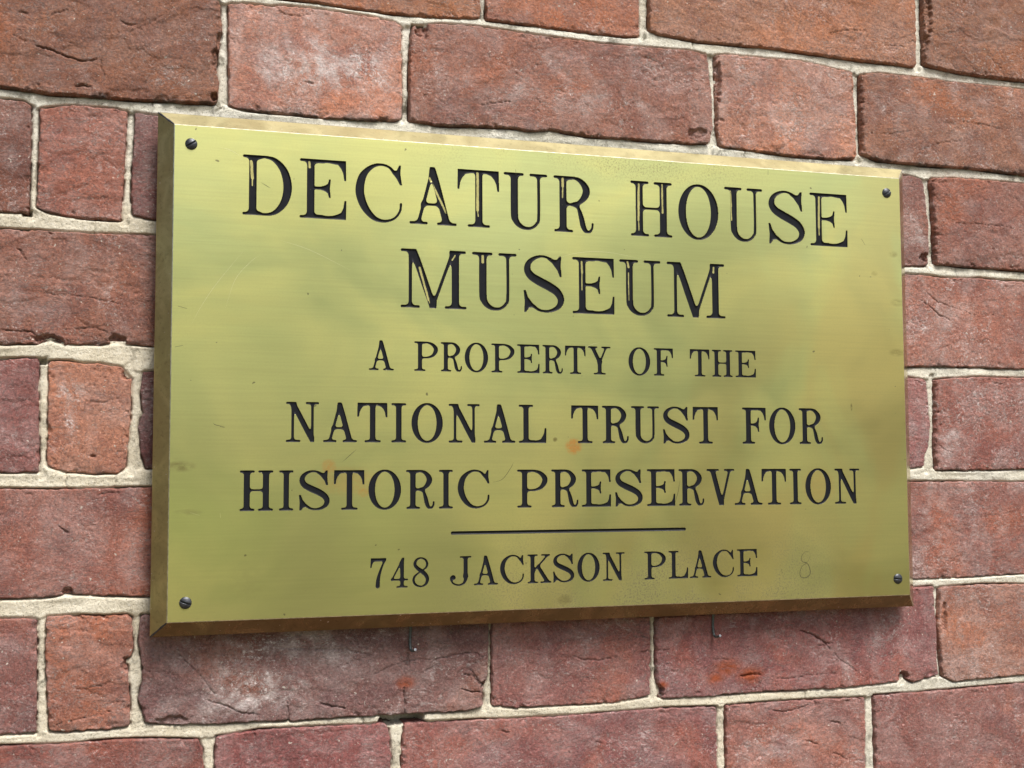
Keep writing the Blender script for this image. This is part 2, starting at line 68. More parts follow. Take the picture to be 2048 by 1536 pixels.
def grid_faces(ny, nx):
    i = np.arange(ny*nx).reshape(ny, nx)
    return np.stack([i[:-1, :-1], i[1:, :-1], i[1:, 1:], i[:-1, 1:]], -1).reshape(-1, 4)

def perlin(x, y, seed=0):
    xi = np.floor(x).astype(np.int64); yi = np.floor(y).astype(np.int64)
    xf = x-xi; yf = y-yi
    def g(ix, iy, dx, dy):
        h = (ix*374761393 + iy*668265263 + seed*2246822519) & 0xffffffff
        h = ((h ^ (h >> 13))*1274126177) & 0xffffffff
        h = h ^ (h >> 16)
        a = (h & 0xffff)/65536.0*2*math.pi
        return np.cos(a)*dx+np.sin(a)*dy
    u = xf*xf*xf*(xf*(xf*6-15)+10); v = yf*yf*yf*(yf*(yf*6-15)+10)
    a = g(xi, yi, xf, yf); b = g(xi+1, yi, xf-1, yf); c = g(xi, yi+1, xf, yf-1); d = g(xi+1, yi+1, xf-1, yf-1)
    return ((a+(b-a)*u)+((c+(d-c)*u)-(a+(b-a)*u))*v)*1.5

def fbm(x, y, seed, octv=4, gain=.5):
    s = 0; amp = 1.0
    for i in range(octv):
        s = s+amp*perlin(x*2**i, y*2**i, seed+17*i); amp *= gain
    return s

def sstep(a, b, x):
    t = np.clip((x-a)/(b-a), 0, 1); return t*t*(3-2*t)

def seg_dist(px, py, ax, ay, bx, by):
    dx, dy = bx-ax, by-ay
    t = np.clip(((px-ax)*dx+(py-ay)*dy)/max(dx*dx+dy*dy, 1e-9), 0, 1)
    return np.hypot(px-ax-t*dx, py-ay-t*dy), t

# ---------------------------------------------------------------- node helpers
class NT:
    def __init__(self, name):
        self.m = bpy.data.materials.new(name); self.m.use_nodes = True
        self.t = self.m.node_tree; self.n = self.t.nodes; self.l = self.t.links
        self.b = self.n["Principled BSDF"]
    def node(self, typ, **kw):
        nd = self.n.new(typ)
        for k, v in kw.items():
            if k.startswith('i_'):
                key = k[2:]; key = int(key) if key.isdigit() else key.replace('_', ' ')
                self.put(nd.inputs[key], v)
            else: setattr(nd, k, v)
        return nd
    def put(self, sock, v):
        if isinstance(v, bpy.types.NodeSocket): self.l.new(v, sock)
        else:
            if sock.type == 'RGBA' and len(v) == 3: v = (*v, 1)
            sock.default_value = v
    def noise(self, vec, scale, detail=4, rough=.55, dist=0, out='Fac'):
        nd = self.node('ShaderNodeTexNoise'); self.put(nd.inputs['Vector'], vec)
        nd.inputs['Scale'].default_value = scale; nd.inputs['Detail'].default_value = detail
        nd.inputs['Roughness'].default_value = rough; nd.inputs['Distortion'].default_value = dist
        return nd.outputs[out]
    def ramp(self, fac, a, b, va=0., vb=1.):
        nd = self.node('ShaderNodeMapRange'); nd.interpolation_type = 'SMOOTHSTEP'
        self.put(nd.inputs['Value'], fac)
        for k, v in (('From Min', a), ('From Max', b), ('To Min', va), ('To Max', vb)): nd.inputs[k].default_value = v
        return nd.outputs['Result']
    def math(self, op, a, b=None, clamp=False):
        nd = self.node('ShaderNodeMath'); nd.operation = op; nd.use_clamp = clamp
        self.put(nd.inputs[0], a)
        if b is not None: self.put(nd.inputs[1], b)
        return nd.outputs[0]
    def mix(self, f, a, b, mode='MIX'):
        nd = self.node('ShaderNodeMix'); nd.data_type = 'RGBA'; nd.blend_type = mode
        self.put(nd.inputs['Factor'], f); self.put(nd.inputs['A'], a); self.put(nd.inputs['B'], b)
        return nd.outputs['Result']
    def attr(self, name, typ='GEOMETRY', out='Fac'):
        nd = self.node('ShaderNodeAttribute'); nd.attribute_type = typ; nd.attribute_name = name
        return nd.outputs[out]
    def scalev(self, vec, s):
        nd = self.node('ShaderNodeVectorMath'); nd.operation = 'MULTIPLY'
        self.put(nd.inputs[0], vec); nd.inputs[1].default_value = s
        return nd.outputs[0]
    def bump(self, h, strength, dist, prev=None):
        nd = self.node('ShaderNodeBump'); self.put(nd.inputs['Height'], h)
        nd.inputs['Strength'].default_value = strength; nd.inputs['Distance'].default_value = dist
        if prev is not None: self.l.new(prev, nd.inputs['Normal'])
        return nd.outputs[0]

# ---------------------------------------------------------------- materials
def brick_material():
    T = NT('fired_brick')
    pos = T.node('ShaderNodeNewGeometry').outputs['Position']
    inf = T.node('ShaderNodeObjectInfo')
    off = T.node('ShaderNodeVectorMath'); off.operation = 'MULTIPLY_ADD'
    T.put(off.inputs[0], (1, 1, 1)); T.l.new(inf.outputs['Random'], off.inputs[1]); T.l.new(pos, off.inputs[2])
    v = off.outputs[0]
    base = inf.outputs['Color']
    n1 = T.noise(v, 28, 5, .6, 1.2); n2 = T.noise(v, 60, 7, .7, .6); n4 = T.noise(v, 14, 3, .5, .8)
    g1 = T.noise(v, 1050, 3, .75); g2 = T.noise(v, 480, 5, .8, .4); g3 = T.noise(T.scalev(v, (.6, 1, 1.5)), 820, 4, .8, .8)
    mul = lambda c: T.mix(1, base, c, 'MULTIPLY')
    col = T.mix(T.ramp(n1, .42, .66), base, mul((.74, .68, .74)))
    col = T.mix(T.ramp(n4, .5, .66, 0, .8), col, mul((1.30, 1.05, .74)))
    col = T.mix(T.ramp(n2, .56, .72, 0, .6), col, mul((.42, .42, .46)))
    # sand grain of the face, light and dark
    col = T.mix(T.ramp(g2, .48, .36, 0, .70), col, mul((.50, .47, .48)))
    col = T.mix(T.ramp(g2, .53, .66, 0, .55), col, mul((1.55, 1.65, 1.65)))
    col = T.mix(T.ramp(g1, .46, .34, 0, .70), col, mul((.36, .33, .34)))
    col = T.mix(T.ramp(g1, .56, .68, 0, .50), col, mul((2.1, 2.5, 2.6)))
    # lime bloom: fine wisps that catch on raised creases
    lime = T.attr('lime'); rel = T.attr('relief')
    w = T.noise(v, 260, 8, .8, 1.8)
    soft = T.math('MULTIPLY', T.ramp(T.noise(v, 45, 5, .6, 1), .38, .70), lime)
    gm = T.ramp(g3, .44, .60)
    wisp = T.math('MULTIPLY', T.ramp(w, .53, .62), gm)
    lines = T.math('MULTIPLY', T.ramp(rel, .12, .8), T.ramp(g3, .40, .56))
    la = T.math('ADD', T.math('MULTIPLY', lime, 1.0), .10)
    f = T.math('ADD', T.math('MULTIPLY', wisp, la), T.math('MULTIPLY', T.math('MULTIPLY', soft, T.ramp(g3, .36, .6, .45, 1)), .85))
    f = T.math('ADD', f, T.math('MULTIPLY', lines, T.math('ADD', T.math('MULTIPLY', lime, 1.0), .12)), True)
    col = T.mix(f, col, (.76, .68, .66))
    dots = T.ramp(T.noise(v, 420, 2, .5), .715, .75)
    col = T.mix(T.math('MULTIPLY', dots, .75), col, (.66, .62, .54))
    # fine drag wrinkles in the clay skin, lime caught in some of them
    cz = T.noise(T.scalev(v, (1, 1, 2.0)), 75, 5, .62, 2.2); c2 = T.noise(T.scalev(v, (1.4, 1, 1)), 130, 4, .6, 2.6)
    def crease(n, w):
        return T.ramp(T.math('ABSOLUTE', T.math('SUBTRACT', n, .5)), 0.0, w, 1.0, 0.0)
    patch = T.ramp(T.noise(v, 22, 3, .5), .42, .60)
    wr = T.math('MAXIMUM', T.math('MULTIPLY', crease(cz, .020), patch), T.math('MULTIPLY', crease(c2, .015), T.math('SUBTRACT', 1.0, patch)))
    col = T.mix(T.math('MULTIPLY', T.math('MULTIPLY', wr, T.ramp(g3, .38, .55)), T.math('ADD', T.math('MULTIPLY', lime, 1.0), .22)), col, (.78, .70, .66))
    rust = T.math('MULTIPLY', T.attr('rust'), T.ramp(T.noise(T.scalev(v, (1, 1, 1.6)), 130, 5, .6, 1), .22, .56))
    col = T.mix(T.math('MULTIPLY', rust, 1.0), col, (.34, .070, .018))
    low_dark = T.math('MULTIPLY', T.attr('low_dark'), T.ramp(T.noise(v, 240, 5, .7), .3, .6))
    col = T.mix(low_dark, col, (.045, .038, .032))
    T.put(T.b.inputs['Base Color'], col)
    T.put(T.b.inputs['Roughness'], T.ramp(n2, .3, .7, .55, .8))
    T.b.inputs['Specular IOR Level'].default_value = .5
    b = T.bump(T.noise(v, 340, 7, .8, .6), 1.0, .0011)
    b = T.bump(g1, .8, .00035, b)
    b = T.bump(T.math('SUBTRACT', 1.0, wr), .8, .0006, b)
    T.put(T.b.inputs['Normal'], b)
    return T.m

def mortar_material():
    T = NT('lime_mortar')
    v = T.node('ShaderNodeNewGeometry').outputs['Position']
    n1 = T.noise(v, 24, 4, .6, .6); n3 = T.noise(v, 900, 4, .8); n2 = T.noise(v, 120, 5, .7, .5); n5 = T.noise(v, 1500, 2, .8)
    tone = T.attr('tone')
    a = T.mix(tone, (.73, .66, .51), (.81, .79, .69))
    col = T.mix(T.ramp(n1, .4, .7), a, T.mix(1, a, (.80, .78, .74), 'MULTIPLY'))
    col = T.mix(T.ramp(n3, .55, .66, 0, .7), col, (.86, .84, .76))
    col = T.mix(T.ramp(n3, .46, .35, 0, .7), col, (.20, .175, .12))
    dirt = T.math('MULTIPLY', T.ramp(n2, .50, .68), T.attr('grime'))
    col = T.mix(dirt, col, (.13, .115, .08))
    col = T.mix(T.ramp(n5, .62, .72, 0, .5), col, (.12, .10, .08))
    T.put(T.b.inputs['Base Color'], col)
    T.b.inputs['Roughness'].default_value = .92
    b = T.bump(n3, .9, .0008); b = T.bump(n5, .5, .0003, b)
    T.put(T.b.inputs['Normal'], b)
    return T.m

def brass_face_material():
    T = NT('brushed_brass')
    v = T.node('ShaderNodeTexCoord').outputs['Object']
    sep = T.node('ShaderNodeSeparateXYZ'); T.l.new(v, sep.inputs[0])
    X, Z = sep.outputs['X'], sep.outputs['Z']
    base = (.84, .89, .37)
    brush = T.noise(T.scalev(v, (14, 1, 700)), 1, 4, .7, .0)
    brush2 = T.noise(T.scalev(v, (60, 1, 2600)), 1, 3, .7, .0)
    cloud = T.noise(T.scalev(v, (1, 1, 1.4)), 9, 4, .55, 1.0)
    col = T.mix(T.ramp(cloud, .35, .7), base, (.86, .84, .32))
    gold_reflection = T.math('MULTIPLY', T.ramp(T.noise(T.scalev(v, (1.5, 1, .8)), 11, 3, .5, .6), .42, .62), T.ramp(T.math('SUBTRACT', X, Z), -.06, .24))  # golden reflections painted as tint, stronger to the right and low down
    col = T.mix(T.math('MULTIPLY', gold_reflection, .85), col, (.86, .72, .27))
    col = T.mix(T.ramp(Z, .02, -.14, 0, .55), col, (.62, .52, .20))  # darker, warmer reflection of the ground put into the colour towards the bottom
    # tarnish specks: dense toward the bottom edge, a cluster along the top edge
    specks = T.noise(v, 880, 4, .75); speck2 = T.noise(v, 210, 3, .6)
    bx = T.ramp(Z, -.070, -.128); bx = T.math('MULTIPLY', bx, T.math('MULTIPLY', T.ramp(X, -.10, .0), T.ramp(X, .20, .12)))
    tx = T.math('MULTIPLY', T.ramp(Z, .112, .128), T.math('MULTIPLY', T.ramp(X, -.12, -.03), T.ramp(X, .16, .06)))
    zone = T.math('ADD', T.math('MULTIPLY', bx, 1.0), T.math('MULTIPLY', tx, .6), True)
    zone = T.math('MULTIPLY', zone, T.ramp(T.noise(v, 22, 3, .6), .33, .62))
    zone = T.math('ADD', zone, .10, True)
    sp = T.math('MULTIPLY', T.math('ADD', T.ramp(specks, .48, .60), .22), zone)
    col = T.mix(sp, col, (.27, .24, .13))
    few = T.ramp(T.noise(v, 240, 1, .5), .775, .795)
    col = T.mix(T.math('MULTIPLY', few, .7), col, (.16, .14, .09))
    # a fingered smear near the lower left corner and stains on the right edge
    def blob(x, z, rx, rz):
        ax = T.math('POWER', T.math('DIVIDE', T.math('SUBTRACT', X, x), rx), 2.0)
        az = T.math('POWER', T.math('DIVIDE', T.math('SUBTRACT', Z, z), rz), 2.0)
        return T.ramp(T.math('ADD', ax, az), 1.0, 0.0)
    st = None
    for (x, z, rx, rz, a) in BLOBS:
        k = T.math('MULTIPLY', blob(x, z, rx, rz), a)
        st = k if st is None else T.math('ADD', st, k, True)
    st = T.math('MULTIPLY', st, T.ramp(T.noise(T.scalev(v, (1, 1, 2)), 150, 4, .6), .25, .6))
    col = T.mix(st, col, (.22, .19, .07))
    glint = None  # bright orange reflected spots painted into the brass colour
    for (x, z, rx, rz, a) in MISC['glints']:
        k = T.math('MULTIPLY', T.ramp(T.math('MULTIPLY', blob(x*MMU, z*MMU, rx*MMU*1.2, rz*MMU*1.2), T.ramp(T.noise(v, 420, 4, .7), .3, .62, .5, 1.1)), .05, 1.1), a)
        glint = k if glint is None else T.math('ADD', glint, k, True)
    col = T.mix(T.math('MULTIPLY', glint, T.ramp(specks, .30, .60, .55, 1)), col, (1.0, .47, .13))
    col = T.mix(T.ramp(brush, .3, .7, 0, .18), col, (.50, .46, .20))
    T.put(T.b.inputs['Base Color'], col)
    T.b.inputs['Metallic'].default_value = 1
    r = T.ramp(cloud, .3, .7, .40, .48)
    r = T.math('ADD', r, T.math('MULTIPLY', sp, .25)); r = T.math('ADD', r, T.math('MULTIPLY', st, .2), True)
    T.put(T.b.inputs['Roughness'], r)
    b = T.bump(brush, .10, .0002); b = T.bump(brush2, .06, .0001, b)
    b = T.bump(T.noise(v, 26, 2, .5), .04, .002, b)
    arc = T.noise(T.scalev(v, (900, 1, 90)), 1, 3, .8, 1.5); b = T.bump(arc, .05, .0001, b)
    T.put(T.b.inputs['Normal'], b)
    # polished metal between the brush marks
    p2 = T.node('ShaderNodeBsdfPrincipled'); T.put(p2.inputs['Base Color'], col); p2.inputs['Metallic'].default_value = 1
    p2.inputs['Roughness'].default_value = .10; T.put(p2.inputs['Normal'], b)
    mx = T.node('ShaderNodeMixShader')
    T.put(mx.inputs[0], T.math('MULTIPLY', T.ramp(cloud, .3, .7, .42, .32), T.math('SUBTRACT', 1.0, T.math('MULTIPLY', sp, .8))))
    T.l.new(T.b.outputs[0], mx.inputs[1]); T.l.new(p2.outputs[0], mx.inputs[2])
    T.l.new(mx.outputs[0], T.n['Material Output'].inputs['Surface'])
    return T.m

def brass_bevel_material(name, col, tarn, amount, rough):
    T = NT(name)
    v = T.node('ShaderNodeTexCoord').outputs['Object']
    n = T.noise(v, 60, 4, .6, .6); s = T.noise(v, 500, 4, .7); w = T.noise(v, 480, 1, .5)
    c = T.mix(T.math('MULTIPLY', T.ramp(n, .30, .62), amount), col, tarn)
    c = T.mix(T.ramp(s, .54, .68, 0, .5*amount), c, tuple(x*.45 for x in tarn))
    c = T.mix(T.ramp(w, .75, .77, 0, .8), c, (.7, .68, .55))
    T.put(T.b.inputs['Base Color'], c); T.b.inputs['Metallic'].default_value = 1
    T.put(T.b.inputs['Roughness'], T.ramp(n, .3, .65, rough, rough+.12))
    T.put(T.b.inputs['Normal'], T.bump(T.noise(v, 300, 3, .6), .10, .0001))
    return T.m

def letter_material():
    T = NT('black_letter_enamel')
    v = T.node('ShaderNodeTexCoord').outputs['Object']
    n = T.noise(v, 320, 3, .6); n2 = T.noise(v, 900, 2, .6)
    bare = T.attr('bare')
    f = T.math('MULTIPLY', T.ramp(T.math('ADD', bare, T.math('MULTIPLY', T.noise(T.scalev(v, (2.4, 1, .8)), 420, 4, .7), 1.1)), 1.1, 1.55), .75)
    rim = T.ramp(T.attr('rim'), .48, .80, 0, .95)
    spark = T.ramp(n2, .77, .80, 0, .5)
    f = T.math('MAXIMUM', T.math('MAXIMUM', f, rim), spark)
    T.put(T.b.inputs['Base Color'], T.mix(f, (.012, .013, .017), (.82, .76, .30)))
    T.put(T.b.inputs['Metallic'], f)
    T.put(T.b.inputs['Roughness'], T.ramp(n, .3, .7, .34, .46))
    T.b.inputs['Specular IOR Level'].default_value = .16
    T.put(T.b.inputs['Normal'], T.bump(n, .25, .0003))
    return T.m

def simple(name, col, rough=.5, metal=0., nscale=300, var=.3, bump=.2):
    T = NT(name)
    v = T.node('ShaderNodeTexCoord').outputs['Object']
    n = T.noise(v, nscale, 4, .6)
    c = T.mix(T.ramp(n, .35, .65), tuple(x*(1-var) for x in col), tuple(min(1, x*(1+var)) for x in col))
    T.put(T.b.inputs['Base Color'], c); T.b.inputs['Metallic'].default_value = metal
    T.b.inputs['Roughness'].default_value = rough
    if bump: T.put(T.b.inputs['Normal'], T.bump(n, bump, .3/nscale))
    return T.m

# stains on the plate face in plate metres (x, z, radius x, radius z, strength)
BLOBS = [(-.2195, -.051, .010, .0035, .8), (-.185, -.112, .012, .014, .12), (.219, .083, .004, .0025, .6),
         (.221, .052, .006, .003, .5), (.220, .020, .007, .003, .6), (-.010, -.036, .0018, .0018, .9),
         (.186, -.015, .001, .003, .9), (.205, .070, .003, .002, .4), (-.215, -.075, .009, .002, .4),
         (-.005, -.128, .006, .004, .7), (.235, -.03, .002, .004, .6)]
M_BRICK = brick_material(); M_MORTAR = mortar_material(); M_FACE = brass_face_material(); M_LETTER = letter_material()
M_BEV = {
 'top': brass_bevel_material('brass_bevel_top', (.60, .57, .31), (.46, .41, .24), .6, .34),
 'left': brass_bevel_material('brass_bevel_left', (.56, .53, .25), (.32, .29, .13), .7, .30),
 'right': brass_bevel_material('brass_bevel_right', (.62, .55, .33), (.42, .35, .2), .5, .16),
 'bottom': brass_bevel_material('brass_bevel_bottom_shaded', (.27, .21, .095), (.16, .12, .055), .7, .22)}  # lower bevel colour darkened to carry the brown reflection of the bricks
M_SCREW = simple('darkened_steel', (.075, .08, .09), .42, .8, 400, .3, .2)
M_WIRE = simple('zinc_wire', (.11, .13, .13), .55, .5, 500, .35, .3)
M_CUT = simple('cut_wire_end', (.26, .28, .31), .6, .5, 500, .2, .1)
M_SCR_D = simple('dark_scratch', (.09, .085, .05), .5, .6, 600, .2, 0)
M_SCR_L = simple('bright_scratch', (.82, .80, .50), .45, 1, 600, .1, 0)
M_EDGE = simple('worn_brass_edge', (.80, .78, .62), .32, 1, 350, .25, .1)

# ---------------------------------------------------------------- the brick wall
PLX, PLZ = .225+CAM['a'], CAM['H']/2+CAM['a']      # half size of the plaque at its back edge
wall = bpy.data.objects.new('brick_wall', None); C.objects.link(wall)
tag(wall, 'old red brick wall in buff lime mortar, laid in alternating headers and stretchers, behind the brass plaque', 'wall')

COLS = {'o': (.305, .140, .088), 't': (.205, .095, .066), 'l': (.310, .145, .110), 'm': (.265, .118, .088),
        'r': (.250, .102, .076), 'p': (.225, .095, .082)}
# fired colour of each brick in view (sRGB)
SEEN = {'0a': (165, 95, 65), '0b': (165, 96, 72), '0c': (170, 105, 80), '0d': (150, 90, 65), '1a': (138, 80, 60), '1b': (180, 112, 96), '1c': (155, 93, 77),
        '1d': (180, 112, 94), '1e': (155, 93, 72), '2a': (128, 74, 62), '2b': (155, 88, 73), '2c': (130, 73, 66), '2y': (145, 88, 80), '2z': (150, 87, 73),
        '3a': (150, 89, 75), '3z': (168, 98, 84), '4a': (140, 80, 74), '4b': (176, 108, 88), '4c': (108, 58, 56), '4y': (165, 100, 95), '4z': (155, 87, 76),
        '5a': (153, 89, 78), '5z': (155, 90, 80), '6a': (142, 84, 79), '6b': (158, 94, 80), '6c': (136, 88, 85), '6d': (155, 92, 86), '6e': (150, 86, 82),
        '6f': (168, 103, 86), '7a': (142, 78, 72), '7b': (148, 80, 78), '7c': (148, 85, 82), '7d': (158, 96, 90), '7e': (150, 89, 82)}
# face stands proud of the wall plane by (mm); left arris width (mm)
PROUD = {'1a': 1.6, '1c': 1.0, '1e': 1.6, '0d': 1.6, '2z': 1.4, '4z': .8, '6f': .8, '0c': .8, '1b': .5, '3a': -.2, '6c': .6, '6e': .6, '4b': -.4, '1d': .5}
LEFTR = {'1e': 5.0, '0d': 6.0, '2z': 4.0, '4z': 4.5, '6f': 3.2, '7e': 3.0, '1d': 3.5, '6e': 3.5}

def visible_fine(x, z):
    inside = (-.345 < x < .345) and (-.262 < z < .262)
    hid = (abs(x) < PLX-.014) and (-PLZ+.006 < z < PLZ-.012)
    return inside and not hid

def steps(n_mm, xs_of_u, fine, coarse, pred):
    u = [0.0]; pos = 0.0
    while pos < n_mm:
        x = xs_of_u(pos/n_mm)
        pos += fine if pred(x) else coarse
        u.append(min(pos, n_mm)/n_mm)
    return np.array(u)

def resample(P, t):
    P = np.array(P, float); d = np.r_[0, np.cumsum(np.hypot(*np.diff(P, axis=0).T))]; d /= d[-1]
    return np.stack([np.interp(t, d, P[:, 0]), np.interp(t, d, P[:, 1])], -1)

CRK = [(np.array(c[0]), c[1], c[2]) for c in MISC['cracks']]

def relief(x, z, seed, W, Hh, rng):
    """height of a hand-made brick face in mm, x z in mm; also the crease mask"""
    rot = rng.uniform(-.35, .35) + (.25 if rng.random() < .5 else -.1)
    c, s = math.cos(rot), math.sin(rot)
    X = x*c+z*s; Z = -x*s+z*c
    wx = fbm(X/22, Z/18, seed+1, 3)*5; wz = fbm(X/20, Z/16, seed+2, 3)*5
    low = fbm(x/55, z/40, seed+3, 2)
    kf = rng.uniform(.25, .95); kl = rng.uniform(.15, .8); kp = rng.uniform(.2, 1.3)
    h = .45*low + .16*fbm(x/9, z/7, seed+4, 3)
    # drag folds: thin valleys along warped lines, only in patches
    m = sstep(-.15, .45, fbm(x/34, z/26, seed+5, 2))
    n = fbm((X+wx)/17, (Z+wz)/5.2, seed+6, 3, .55)
    val = np.exp(-(n/.055)**2)
    n2 = fbm((X+wx*1.3)/9, (Z+wz*1.3)/3.0, seed+7, 2)
    val2 = np.exp(-(n2/.09)**2)
    h -= m*kf*(.42*val + .18*val2)
    # lapped clay steps
    lap = fbm((x+wx)/40, (z+wz)/16, seed+8, 3)
    h += kl*(.40*sstep(-.02, .03, lap) + .22*sstep(.22, .26, lap))
    # pitting
    p = perlin(x/2.6, z/2.2, seed+9); h -= .45*kp*sstep(.55, .85, p)*sstep(-.1, .3, fbm(x/25, z/25, seed+10, 2))
    h += .10*fbm(x/1.9, z/1.6, seed+11, 2)
    ridge = m*np.clip(np.exp(-((n-.10)/.05)**2)*.9+np.exp(-((n2-.16)/.07)**2)*.6, 0, 1)
    return h, ridge

def build_brick(name, kind, top, bot, lef, rig, seed, fine=.58, coarse=3.5, far=False):
    rng = random.Random(seed)
    T = [tuple(p) for p in top]; B = [tuple(p) for p in bot]
    Lf = [T[0]]+[tuple(p) for p in lef]+[B[0]]; Rt = [T[-1]]+[tuple(p) for p in rig]+[B[-1]]
    W = np.hypot(T[-1][0]-T[0][0], T[-1][1]-T[0][1]); Hh = np.hypot(T[0][0]-B[0][0], T[0][1]-B[0][1])
    mz = (T[0][1]+B[0][1])/2*MMU; mx = (T[0][0]+T[-1][0])/2*MMU
    x0, x1 = T[0][0]*MMU, T[-1][0]*MMU
    if far:
        us = np.linspace(0, 1, max(8, int(W/4))+1); vs = np.linspace(0, 1, 15)
    else:
        zt, zb = (T[0][1]+T[-1][1])/2*MMU, (B[0][1]+B[-1][1])/2*MMU
        zs = [zt-.002, (zt+zb)/2, zb+.002]
        us = steps(W, lambda u: x0+(x1-x0)*u, fine, coarse, lambda x: any(visible_fine(x, z) for z in zs))
        xs = np.linspace(x0, x1, 25)
        vs = steps(Hh, lambda v: zt+(zb-zt)*v, fine, coarse, lambda z: any(visible_fine(x, z) for x in xs))
    # extra rows hugging the arrises so the rounding is smooth
    e = np.array([.0, .25, .6, 1.1])
    us = np.unique(np.r_[us, e/W, 1-e/W]); vs = np.unique(np.r_[vs, e/Hh, 1-e/Hh])
    U, V = np.meshgrid(us, vs)
    pt, pb = resample(T, us), resample(B, us); pl, pr = resample(Lf, vs), resample(Rt, vs)
    P = ((1-V)[..., None]*pt[None] + V[..., None]*pb[None] + (1-U)[..., None]*pl[:, None] + U[..., None]*pr[:, None]
         - ((1-U)*(1-V))[..., None]*np.array(T[0]) - (U*(1-V))[..., None]*np.array(T[-1])
         - ((1-U)*V)[..., None]*np.array(B[0]) - (U*V)[..., None]*np.array(B[-1]))
    X, Z = P[..., 0], P[..., 1]
    if not far: X = X+.4*(2*U-1); Z = Z+.4*(1-2*V)
    # wobble the outline a little
    X = X+.35*fbm(X/5, Z/5, seed+31, 3); Z = Z+.35*fbm(X/5, Z/5, seed+32, 3)
    h, ridge = relief(X, Z, seed, W, Hh, rng)
    RL = LEFTR.get(name, 2.0)
    dl = U*W/(RL/2.0); dr = (1-U)*W; dt = V*Hh; db = (1-V)*Hh
    jit = 1+.45*fbm(X/9, Z/9, seed+33, 2)
    r = 1.5
    dx, dz = np.minimum(dl, dr), np.minimum(dt, db)
    d = np.where((dx < r) & (dz < r), r-np.hypot(r-dx, r-dz), np.minimum(dx, dz))
    d = d + .5*fbm(X/4, Z/4, seed+34, 3)*np.exp(-d/2.5)
    R = .85*jit
    edge = np.where(d > 0, -1.7*(1-np.minimum(np.maximum(d, 0)/R, 1))**2, -1.7+8*d)
    ch = sstep(.42, .75, fbm(X/7, Z/7, seed+36, 3))*np.exp(-np.maximum(d, 0)/2.4); edge = edge-1.5*ch
    lime = np.zeros_like(h); rust = np.zeros_like(h); low_dark = np.zeros_like(h)
    if not far:
        for P_, wd, dep in CRK:
            if P_[:, 0].min() > X.max() or P_[:, 0].max() < X.min() or P_[:, 1].min() > Z.max() or P_[:, 1].max() < Z.min(): continue
            jx = X+.5*fbm(X/3, Z/3, seed+40, 2); jz = Z+.5*fbm(X/3, Z/3, seed+41, 2)
            dd = np.full_like(h, 99.); n = len(P_)-1
            for i in range(n):
                q, t = seg_dist(jx, jz, *P_[i], *P_[i+1]); s_ = (i+t)/n
                dd = np.minimum(dd, q/np.clip(1.15-np.abs(s_-.5)*1.5, .35, 1))
            h -= dep*np.exp(-(dd/(wd*.6))**2)
        for (cx, cz, rx, rz, dep) in MISC['chips']:
            q = np.hypot((X-cx)/rx, (Z-cz)/rz)+.35*fbm(X/4, Z/4, seed+42, 3)
            m = sstep(1.1, .75, q)
            h -= m*dep*(1+.35*fbm(X/2, Z/2, seed+43, 2))
        for (cx, cz, rx, rz, a) in MISC['lime']:
            q = np.hypot((X-cx)/rx, (Z-cz)/rz)
            lime = np.maximum(lime, a*sstep(1.25, .2, q+.25*fbm(X/15, Z/15, seed+44, 2)))
        for (cx, cz, a) in MISC['rust']:
            q = np.hypot((X-cx)/(a*.42), (Z-cz)/(a*.26))
            rust = np.maximum(rust, sstep(1.3, .1, q))
        q = np.hypot((X-52)/30, (Z-228)/10)
    lime = np.maximum(lime, {'l': .36, 'p': .24, 'r': .20, 'm': .24, 't': .14, 'o': .18}[kind])
    # darker patches along the lower arris, broken up by noise
    low_dark = .9*np.exp(-db/3.0)*sstep(-.1, .5, fbm(X/14, Z/9, seed+45, 2)) * (1 if kind in 'tlmr' else .4)
    pr_mm = PROUD.get(name, 0)+rng.uniform(-.25, .25)
    tilt = rng.uniform(-.5, .5)*(U-.5)+rng.uniform(-.5, .5)*(V-.5)
    Y = -(h-.25+edge+pr_mm+tilt)
    # skirt running back into the wall
    ny, nx = X.shape
    Xs = np.pad(X, 1, mode='edge'); Zs = np.pad(Z, 1, mode='edge'); Ys = np.pad(Y, 1, mode='edge')
    Xs[:, 0] -= .25; Xs[:, -1] += .25; Zs[0] += .25; Zs[-1] -= .25
    Ys[:, 0] = Ys[:, -1] = 12; Ys[0] = Ys[-1] = 12
    pad = lambda a: np.pad(a, 1, mode='edge')
    cx, cz = (T[0][0]+B[-1][0])/2, (T[0][1]+B[-1][1])/2
    Vv = np.stack([Xs-cx, Ys, Zs-cz], -1).reshape(-1, 3)*MMU
    me = mesh_np('brick', Vv, grid_faces(ny+2, nx+2))
    for nm, a in (('lime', lime), ('rust', rust), ('low_dark', low_dark), ('relief', ridge)): attr(me, nm, pad(a))
    o = link('brick', me, wall, M_BRICK)
    o.location = (cx*MMU, 0, cz*MMU)
    j = random.Random(seed*3+1)
    k = j.uniform(.94, 1.06); c = SEEN.get(name)
    c = tuple(f*(v/255)**2.2 for f, v in zip((.96, 1.19, 1.14), c)) if c else COLS[kind]
    o.color = (c[0]*k, c[1]*k*j.uniform(.98, 1.02), c[2]*k*j.uniform(.97, 1.03), 1)
    return o

outlines = []
for i, (nm, kind, t, b, l, r) in enumerate(BRICKS):
    build_brick(nm, kind, t, b, l, r, 100+i*13)
    outlines.append(np.array(t+r+b[::-1]+l[::-1]))

